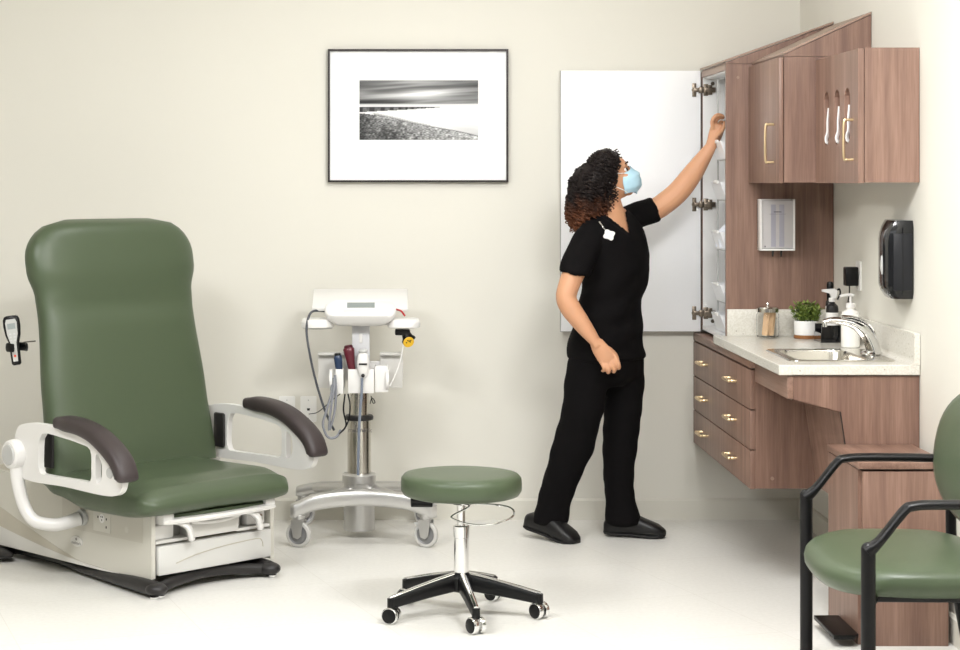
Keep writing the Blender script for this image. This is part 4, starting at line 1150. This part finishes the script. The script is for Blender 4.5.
# near hand: palm then fingers
limb(b, [(596, 342, -.725, (.027, .020)), (600, 348.5, -.727, (.034, .018)), (604.5, 355, -.728, (.037, .017)), (608, 360, -.728, (.036, .014)), (609, 361.5, -.728, (.031, .009))])
kn = [(615.0, 356.6), (611.2, 359.6), (606.6, 362.0), (602.2, 363.8)]
tp = [(619.0, 368.0), (614.2, 371.2), (608.6, 372.2), (603.6, 370.6)]
for i, ((kx, ky), (tx_, ty_)) in enumerate(zip(kn, tp)):
    r = (.0088, .0092, .0088, .0078)[i]
    mx_, my_ = kx+(tx_-kx)*.62+1.0, ky+(ty_-ky)*.62
    limb(b, [(kx-3, ky-5, -.727, r), (kx, ky, -.732, r*1.08), (mx_, my_, -.738, r), (tx_, ty_, -.728, r*.92), (tx_-1.5, ty_+.2, -.712, r*.8)], 12)
limb(b, [(601, 346, -.715, .012), (609, 349.5, -.700, .0125), (615.5, 355.5, -.694, .0105), (618, 362, -.692, .0085)], 12)
# far arm reaching up
limb(b, [(622, 224, -.44, .045), (640, 213.5, -.39, .045), (655, 209.5, -.375, .0475), (667, 201.5, -.37, .0475), (677, 193, -.37, .047), (686, 182.5, -.375, .0455), (694.5, 171, -.385, .042), (703, 158.5, -.395, .033), (710.5, 147, -.402, (.024, .022)), (712.5, 142, -.404, (.026, .019))])
limb(b, [(712.5, 143, -.404, (.025, .020)), (715, 136, -.405, (.030, .019)), (717, 129, -.406, (.031, .020)), (717.5, 124, -.406, (.026, .018))])
for i, pts in enumerate([[(713, 129, -.418), (712.2, 121.5, -.424), (715.5, 116.2, -.428), (719.8, 114.8, -.424), (724.2, 117.2, -.418)],
                         [(716, 128, -.405), (715.6, 121.5, -.406), (718.8, 118.0, -.406), (722.5, 118.0, -.402), (726.0, 120.8, -.398)],
                         [(719, 129, -.392), (719.4, 124.0, -.390), (722.0, 121.5, -.388), (725, 122.8, -.386), (727.4, 125.5, -.384)],
                         [(720.5, 131, -.382), (722, 127.5, -.378), (724, 126.0, -.376), (726, 127.5, -.374), (727.8, 130.0, -.374)]]):
    r = (.0085, .0085, .008, .007)[i]
    limb(b, [p+(r*(1.05 if k < 3 else .9),) for k, p in enumerate(pts)], 12)
limb(b, [(716, 137, -.416, .0125), (720.5, 132.5, -.430, .0110), (723.6, 127.0, -.436, .0092), (725.2, 121.0, -.430, .0078)], 12)
# legs and feet inside the clothes
LEGN = [(592, 352, -.555, .088), (588, 372, -.56, .090), (582, 400, -.555, .080), (574, 440, -.53, .066), (566, 458, -.51, .060), (557, 486, -.48, .052), (547, 515, -.455, .038), (544, 524, -.45, .035)]
LEGF = [(620, 352, -.445, .086), (622, 375, -.44, .084), (623, 405, -.435, .074), (621, 450, -.43, .060), (620, 486, -.42, .050), (619, 512, -.41, .037), (619, 524, -.41, .035)]
limb(b, [(a, c_, y, r*.8) for a, c_, y, r in LEGN]); limb(b, [(a, c_, y, r*.8) for a, c_, y, r in LEGF])
body = b.build('body', SKIN, person, True)
remesh(body, .0042, 3, .4)
# ---- eyes, brows, lashes
for s_ in (-1, 1):
    q = MB(); q.tx = HT; q.ball((.0680, s_*.031, .006), .0115, .012, .0105, 16); e = q.build('eye', mat('eye_white', '#EDE6E0', .2), person, True)
    q = MB(); q.tx = HT; q.ball((.0745, s_*.0355, .007), .0060, .0075, .0072, 12); q.build('iris', mat('iris_brown', '#2A1710', .15), e, True)
    q = MB(); q.tx = HT
    q.tube([(.087, s_*.016, .012), (.090, s_*.026, .017), (.084, s_*.042, .014)], .0016, 6); q.build('eyelash', mat('lash_black', '#120C0A', .6), e, True)
    q = MB(); q.tx = HT; q.tube(spline([(.0905, s_*.014, .030), (.088, s_*.030, .036), (.074, s_*.048, .030)], 4), .0022, 6, flat=1.5); q.build('eyebrow', mat('brow_dark', '#2A1A14', .8), person, True)
# ---- mask
q = MB(); q.tx = HT; NU, NV = 24, 16; grid = []
for j in range(NV+1):
    v = j/NV; z = .004-.112*v
    xf = lerp_tab([(0, .100), (.35, .128), (.7, .126), (1, .094)], v)+.0016*math.sin(v*PI*8)
    hw = lerp_tab([(0, .050), (.4, .064), (.75, .060), (1, .046)], v); xe = lerp_tab([(0, .050), (.5, .038), (1, .036)], v)
    row = []
    for i in range(NU+1):
        a = (i/NU*2-1)*PI/2
        dz = .012*(1-abs(math.sin(a)))*(1-v)+(-.008)*(abs(math.sin(a)))*(1-v)+.018*abs(math.sin(a))*v
        row.append(q._v((xe+(xf-xe)*math.cos(a)**.75, hw*math.sin(a), z+dz)))
    grid.append(row)
for j in range(NV):
    for i in range(NU): q.face([grid[j][i], grid[j][i+1], grid[j+1][i+1], grid[j+1][i]])
mk = q.build('face_mask', MASKM, person, True, sharp=80)
so_ = mk.modifiers.new('s', 'SOLIDIFY'); so_.thickness = .0015
q = MB(); q.tx = HT
for s_ in (-1, 1):
    q.tube(spline([(.046, s_*.060, -.088), (.03, s_*.070, -.070), (.0, s_*.078, -.045), (-.02, s_*.078, -.02)], 5), .0016, 6)
    q.tube(spline([(.052, s_*.054, -.004), (.03, s_*.070, .002), (.0, s_*.078, .012), (-.02, s_*.078, .0)], 5), .0016, 6)
q.build('ear_loops', LIPW, mk, True)
# ---- trousers
q = MB()
pel = [(606.5, 346, .170, .120), (606.5, 360, .176, .126), (606, 375, .170, .122), (606, 386, .120, .080)]
q.loft(trings(1, pel))
def legloft(tab):
    P = [W(a, c_, y) for a, c_, y, r, r2 in tab]
    Q = spline(P, 4); rings = []
    for i, p in enumerate(Q):
        u = i/4; k = min(int(u), len(tab)-2); f = u-k
        r = tab[k][3]*(1-f)+tab[k+1][3]*f; r2 = tab[k][4]*(1-f)+tab[k+1][4]*f
        w_ = .0022*math.sin(i*1.7)
        rings.append(ering(p, (r+w_, 0, 0), (0, r2+w_, 0), 24, 2.2))
    q.loft(rings)
legloft([(590, 356, -.56, .090, .090), (586.5, 380, -.56, .092, .088), (583, 408, -.555, .090, .084), (577, 430, -.54, .086, .080), (571.5, 452, -.52, .085, .076), (562, 480, -.49, .076, .072), (555, 500, -.465, .072, .070), (549.5, 523.5, -.455, .078, .074)])
legloft([(622, 352, -.445, .090, .088), (623, 380, -.44, .088, .084), (622.8, 408, -.437, .081, .080), (620.8, 430, -.435, .078, .076), (619.8, 452, -.43, .074, .074), (618.5, 480, -.42, .067, .070), (619.5, 497, -.415, .064, .068), (623.5, 524.5, -.412, .079, .072)])
pants = q.build('trousers', SCRUB, person, True)
remesh(pants, .010, 5, .5)
# ---- tunic
q = MB(); q.loft(trings(1.03))
limb(q, [(596, 232, -.575, .062), (587, 243, -.62, .063), (580, 257, -.655, .0605), (574, 270.5, -.678, .0600), (573.4, 272.5, -.680, .0595)], 24)
limb(q, [(616, 226, -.46, .056), (627, 220, -.42, .054), (638, 215, -.395, .052), (648, 211.5, -.38, .051), (654.5, 209.3, -.375, .0515), (655.8, 208.8, -.375, .0515)], 24)
tun = q.build('scrub_top', SCRUB, person, True)
remesh(tun, .007, 5, .5)
inv = world_of(person)
# cloth folds as real relief
me = tun.data
for v in me.vertices:
    p = inv @ v.co; s = F/(CAM_D+p.y); px = CX+p.x*s; py = CY+(EYE-p.z)*s
    k = max(0, min(1, (py-240)/60))
    d = (px-640)*.75+(py-250)*.95
    v.co += v.normal*(.0055*k*math.sin(d*.20+1.6*noise.noise(p*7)) + .004*noise.noise(p*16))
me = pants.data
for v in me.vertices:
    p = inv @ v.co; v.co += v.normal*(.004*math.sin(p.x*38+3*noise.noise(p*4))*.6+.006*noise.noise(Vector((p.x*14, p.y*14, p.z*5))))
# neckline
bm = bmesh.new(); bm.from_mesh(tun.data)
tri = [(597.5, 209), (622.5, 199), (629, 233.5)]
def inside(x, y):
    s = [(tri[(i+1) % 3][0]-tri[i][0])*(y-tri[i][1])-(tri[(i+1) % 3][1]-tri[i][1])*(x-tri[i][0]) for i in range(3)]
    return all(a >= 0 for a in s) or all(a <= 0 for a in s)
kill = []
for f in bm.faces:
    p = inv @ f.calc_center_median(); s = F/(CAM_D+p.y); px = CX+p.x*s; py = CY+(EYE-p.z)*s
    if (inside(px, py) and (inv.to_3x3() @ f.normal).dot(Vector((.4, -.9, .2))) > -.1) or (py < 214 and (p.x-.967)**2+(p.y+.5)**2 < .064**2): kill.append(f)
bmesh.ops.delete(bm, geom=kill, context='FACES'); 
bmesh.ops.smooth_vert(bm, verts=[v for v in bm.verts if v.is_boundary], factor=.5, use_axis_x=True, use_axis_y=True, use_axis_z=True)
bm.to_mesh(tun.data); bm.free()
sd_ = tun.modifiers.new('s', 'SOLIDIFY'); sd_.thickness = .004; sd_.offset = 1
# neckline band
bmb = bmesh.new(); bmb.from_mesh(tun.data); bvt = BVHTree.FromBMesh(bmb)
def surf(px, py):
    "point on the top where the line from the camera through the pixel meets it"
    o = Vector((0, -CAM_D, EYE)); t = W(px, py, -.5); d = (t-o).normalized()
    L_ = inv.inverted() @ o
    h = bvt.ray_cast(L_, d)
    if h[0] is None:
        h = bvt.find_nearest(inv.inverted() @ W(px, py, -.58))
    return inv @ h[0], h[1]
def band(pts):
    q = MB(); P = [surf(*p)[0]+Vector((0, -.002, 0)) for p in pts]; P = spline(P, 3)
    q.tube(P, .007, 8, rs=[(.0022, .0085)]*len(P)); return q
q = band([(598, 214), (603, 217), (609, 221), (616, 226), (622, 230.5), (629, 236)])
q.build('neck_band', mat('scrub_trim', '#110E10', .9, spec=.2), person, True)
# hair ------------------------------------------------------------
HE = [((602.5, 173), (.074, .098, .104)), ((592, 185), (.098, .108, .100)), ((583.5, 203), (.072, .100, .082)), ((598, 198), (.056, .092, .074)), ((605, 163), (.070, .090, .064))]
q = MB()
for (px, py), (rx, ry, rz) in HE: q.ball(W(px, py, -.5), rx*.94, ry*.94, rz*.94, 20)
hm = bpy.data.materials.new('curly_hair'); hm.use_nodes = True
nt = hm.node_tree; bs = nt.nodes['Principled BSDF']; L = nt.links.new
tc = nt.nodes.new('ShaderNodeTexCoord'); sx_ = nt.nodes.new('ShaderNodeSeparateXYZ'); L(tc.outputs['Object'], sx_.inputs[0])
nz = nt.nodes.new('ShaderNodeTexNoise'); nz.inputs['Scale'].default_value = 28; L(tc.outputs['Object'], nz.inputs['Vector'])
m1 = nt.nodes.new('ShaderNodeMath'); m1.operation = 'MULTIPLY_ADD'; m1.inputs[1].default_value = .16; L(nz.outputs['Fac'], m1.inputs[0]); L(sx_.outputs['Z'], m1.inputs[2])
r_ = nt.nodes.new('ShaderNodeMapRange'); r_.inputs[1].default_value = 1.52; r_.inputs[2].default_value = 1.38; L(m1.outputs[0], r_.inputs[0])
rp_ = nt.nodes.new('ShaderNodeValToRGB'); rp_.color_ramp.elements[0].color = srgb('#170F0D'); rp_.color_ramp.elements[1].color = srgb('#6A3E26'); L(r_.outputs[0], rp_.inputs[0])
L(rp_.outputs[0], bs.inputs['Base Color']); bs.inputs['Roughness'].default_value = .6; bs.inputs['Specular IOR Level'].default_value = .25
hair = q.build('hair', hm, person, True)
remesh(hair, .010, 4, .5)
q = MB(); rnd = random.Random(11)
Wc = [(W(px, py, -.5), r) for (px, py), r in HE]
def inside_any(p, f):
    return any(((p.x-c_.x)/(r[0]*f))**2+((p.y-c_.y)/(r[1]*f))**2+((p.z-c_.z)/(r[2]*f))**2 < 1 for c_, r in Wc)
cnt = 0
while cnt < 620:
    c_, r = Wc[rnd.choices(range(5), (3, 4, 3, 2, 2))[0]]
    d = Vector((rnd.gauss(0, 1), rnd.gauss(0, 1), rnd.gauss(0, 1))).normalized()
    p = c_+Vector((d.x*r[0], d.y*r[1], d.z*r[2]))*.93
    if inside_any(p, .90): continue
    s = F/(CAM_D+p.y); px = CX+p.x*s; py = CY+(EYE-p.z)*s
    if px > 618 and py > 166: continue
    cnt += 1
    ln = rnd.uniform(.035, .070); rad = rnd.uniform(.0050, .0085); turns = rnd.uniform(2.2, 3.8); ph = rnd.uniform(0, 6.3); n_ = int(turns*7)
    out = Vector((d.x, d.y, 0)); pts = []; rs = []
    for k in range(n_+1):
        u = k/n_; base_ = p+out*(.012*math.sin(u*1.6)-.008*u)+Vector((0, 0, max(0, d.z)*.010*math.sin(u*3)-ln*u))
        if inside_any(base_, .94): base_ += out*.010*u
        a = ph+u*turns*2*PI
        pts.append(base_+Vector((math.cos(a)*rad, math.sin(a)*rad, 0))); rs.append(.0036*(1-.5*u*u))
    e = pts[-1]; s = F/(CAM_D+e.y); 
    if CX+e.x*s > 617 and CY+(EYE-e.z)*s > 170: continue
    q.tube(pts, .003, 5, rs=rs)
for (a, b2, y) in ((617, 196, -.60), (615, 188, -.61), (617.5, 152, -.56), (619, 155, -.52), (620.5, 158, -.48), (616, 150, -.50), (618, 160, -.575), (613, 203, -.60), (609, 205, -.61)):
    p = W(a, b2, y); pts = [p+Vector((math.cos(k)*.005, math.sin(k)*.005, (.004 if b2 < 170 else .02)-.045*k/20)) for k in range(21)]
    q.tube(pts, .003, 5, rs=[.0028*(1-.4*k/20) for k in range(21)])
q.build('curls', hm, hair, True, smooth=True)
# ---- clogs
def clog(heel_xy, ang, pitch, pivot=.72):
    Lg = .262
    tab = [(0, .020, .010, .055), (.02, .030, .005, .066), (.10, .037, .001, .078), (.30, .039, .002, .092), (.45, .042, .004, .098), (.60, .047, .001, .084), (.75, .050, 0, .069), (.87, .048, .001, .057), (.95, .038, .004, .042), (.99, .024, .008, .034), (1, .012, .014, .026)]
    M_ = Matrix.Translation((heel_xy[0], heel_xy[1], 0)) @ Matrix.Rotation(ang, 4, 'Z') @ Matrix.Translation((pivot*Lg, 0, 0)) @ Matrix.Rotation(pitch, 4, 'Y') @ Matrix.Translation((-pivot*Lg, 0, 0))
    def ringset(dz0, grow, ztop=None):
        out = []
        for t_, w_, z0, z1 in tab:
            zt = z1 if ztop is None else z0+ztop
            out.append([(t_*Lg, w_*grow*x/1, z) for x, z in [(a.y, a.z) for a in ering((0, 0, (z0+zt)/2), (0, 1, 0), (0, 0, (zt-z0)/2), 24, 2.8)]])
        return out
    q = MB(); q.tx = M_; q.loft(ringset(0, 1)); up = q.build('clog', SHOE, person, True, sharp=60)
    q = MB(); q.tx = M_; q.loft(ringset(0, 1.05, .017)); q.build('sole', mat('clog_sole', '#0E0D0D', .6), up, True)
    return up
t1 = W(577.5, 541, -.566); a1 = R(-38); clog((t1.x-.262*math.cos(a1), t1.y-.262*math.sin(a1)), a1, R(11))
a2 = R(-12); clog(((604.5-CX)/236.5, -.385), a2, R(1.2))
# ---- badge reel
bp_, nn = surf(608.5, 235.5)
rel = thing('badge_reel', 'white flower-shaped badge reel clipped on the chest of the black top', 'badge', bp_)
nrm = Vector((nn.x, nn.y, nn.z)); nrm = nrm if nrm.y < 0 else -nrm
q = MB(); q.tx = Vector((0, 0, 1)).rotation_difference(nrm).to_matrix().to_4x4()
pts = [((.021+.0035*math.cos(4*a))*math.cos(a+.6)*1.1, (.021+.0035*math.cos(4*a))*math.sin(a+.6)) for a in [2*PI*k/40 for k in range(40)]]
q.prism(pts, 'z', .005, .011, .0); q.build('white_face', WHITEP, rel)
q = MB(); q.tx = Vector((0, 0, 1)).rotation_difference(nrm).to_matrix().to_4x4()
for a, b2 in ((-.008, .006), (.008, .004), (.0, -.008), (.003, .009)): q.cyl((a, b2, .011), .0022, .0006, 'z', 8)
q.build('grey_dots', GREYP, rel)
c1_ = surf(602.5, 227.5)[0]-bp_; c0_ = surf(598.5, 222.5)[0]-bp_
off = nrm*.006
MB().tube([c0_+off, c1_+off*1.2], .004, 8, flat=.5).ball(c1_+off, .005, n=10).tube([c1_+off, nrm*.010], .002, 6).build('clip', CHROME, rel)

pk = MB(); pk.tx = Matrix.Translation(W(725.5, 119, -.415)) @ Matrix.Rotation(R(20), 4, 'Y')
pk.box(-.006, .030, -.0015, .0015, -.012, .014, .001)
tag(pk.build('small_packet', mat('packet_plastic', '#E9ECF4', .3)), 'small white packet pinched in the fingers of the raised hand', 'packet')
# ============================================================ light
def area(name, loc, target, size, energy, col=(1, 1, 1), sy=None):
    l = bpy.data.lights.new(name, 'AREA'); l.energy = energy; l.color = col; l.shape = 'RECTANGLE'; l.size = size; l.size_y = sy or size
    o = bpy.data.objects.new(name, l); C.objects.link(o); o.location = loc
    d = Vector(target)-Vector(loc); o.rotation_euler = d.to_track_quat('-Z', 'Y').to_euler(); return o
area('front_fill_softbox', (.6, -9.3, 2.4), (0, 0, 1.3), 2.4, 14, (.96, .98, 1), .8)  # added softbox behind the camera, frontal fill rather than a real window
area('unseen_overhead_light', (1.12, -3.6, 2.77), (.95, -2.7, 0), .8, 120, (.99, .995, 1))
area('unseen_overhead_light', (-1.4, -3.6, 2.77), (-1.1, -3.0, 0), 1.0, 108, (.99, .995, 1))  # unseen left-hand fill, turned up to brighten the left-facing doors
area('unseen_overhead_light', (.3, -1.5, 2.77), (.3, -1.2, 0), .8, 20, (.99, .995, 1))  # extra light added to lift the upper back wall around the cabinets
area('unseen_overhead_light', (0, -4.6, 2.77), (0, -3.8, 0), .9, 42, (.99, .995, 1))  # added back-fill from overhead, out of view
w = bpy.data.worlds.new('world'); bpy.context.scene.world = w; w.use_nodes = True
w.node_tree.nodes['Background'].inputs[0].default_value = (.97, .985, 1, 1)
w.node_tree.nodes['Background'].inputs[1].default_value = .15
# ============================================================ camera
cam = bpy.data.cameras.new('camera'); co = bpy.data.objects.new('camera', cam); C.objects.link(co)
co.location = (0, -CAM_D, EYE); co.rotation_euler = (R(90), 0, 0)
cam.sensor_fit = 'HORIZONTAL'; cam.sensor_width = 36; cam.lens = 36*F/960
cam.shift_x = (480-CX)/960; cam.shift_y = -(325-CY)/960
cam.clip_end = 60
sc = bpy.context.scene; sc.camera = co
sc.view_settings.view_transform = 'Standard'; sc.view_settings.look = 'None'
sc.view_settings.exposure = -0.03; sc.view_settings.gamma = 1
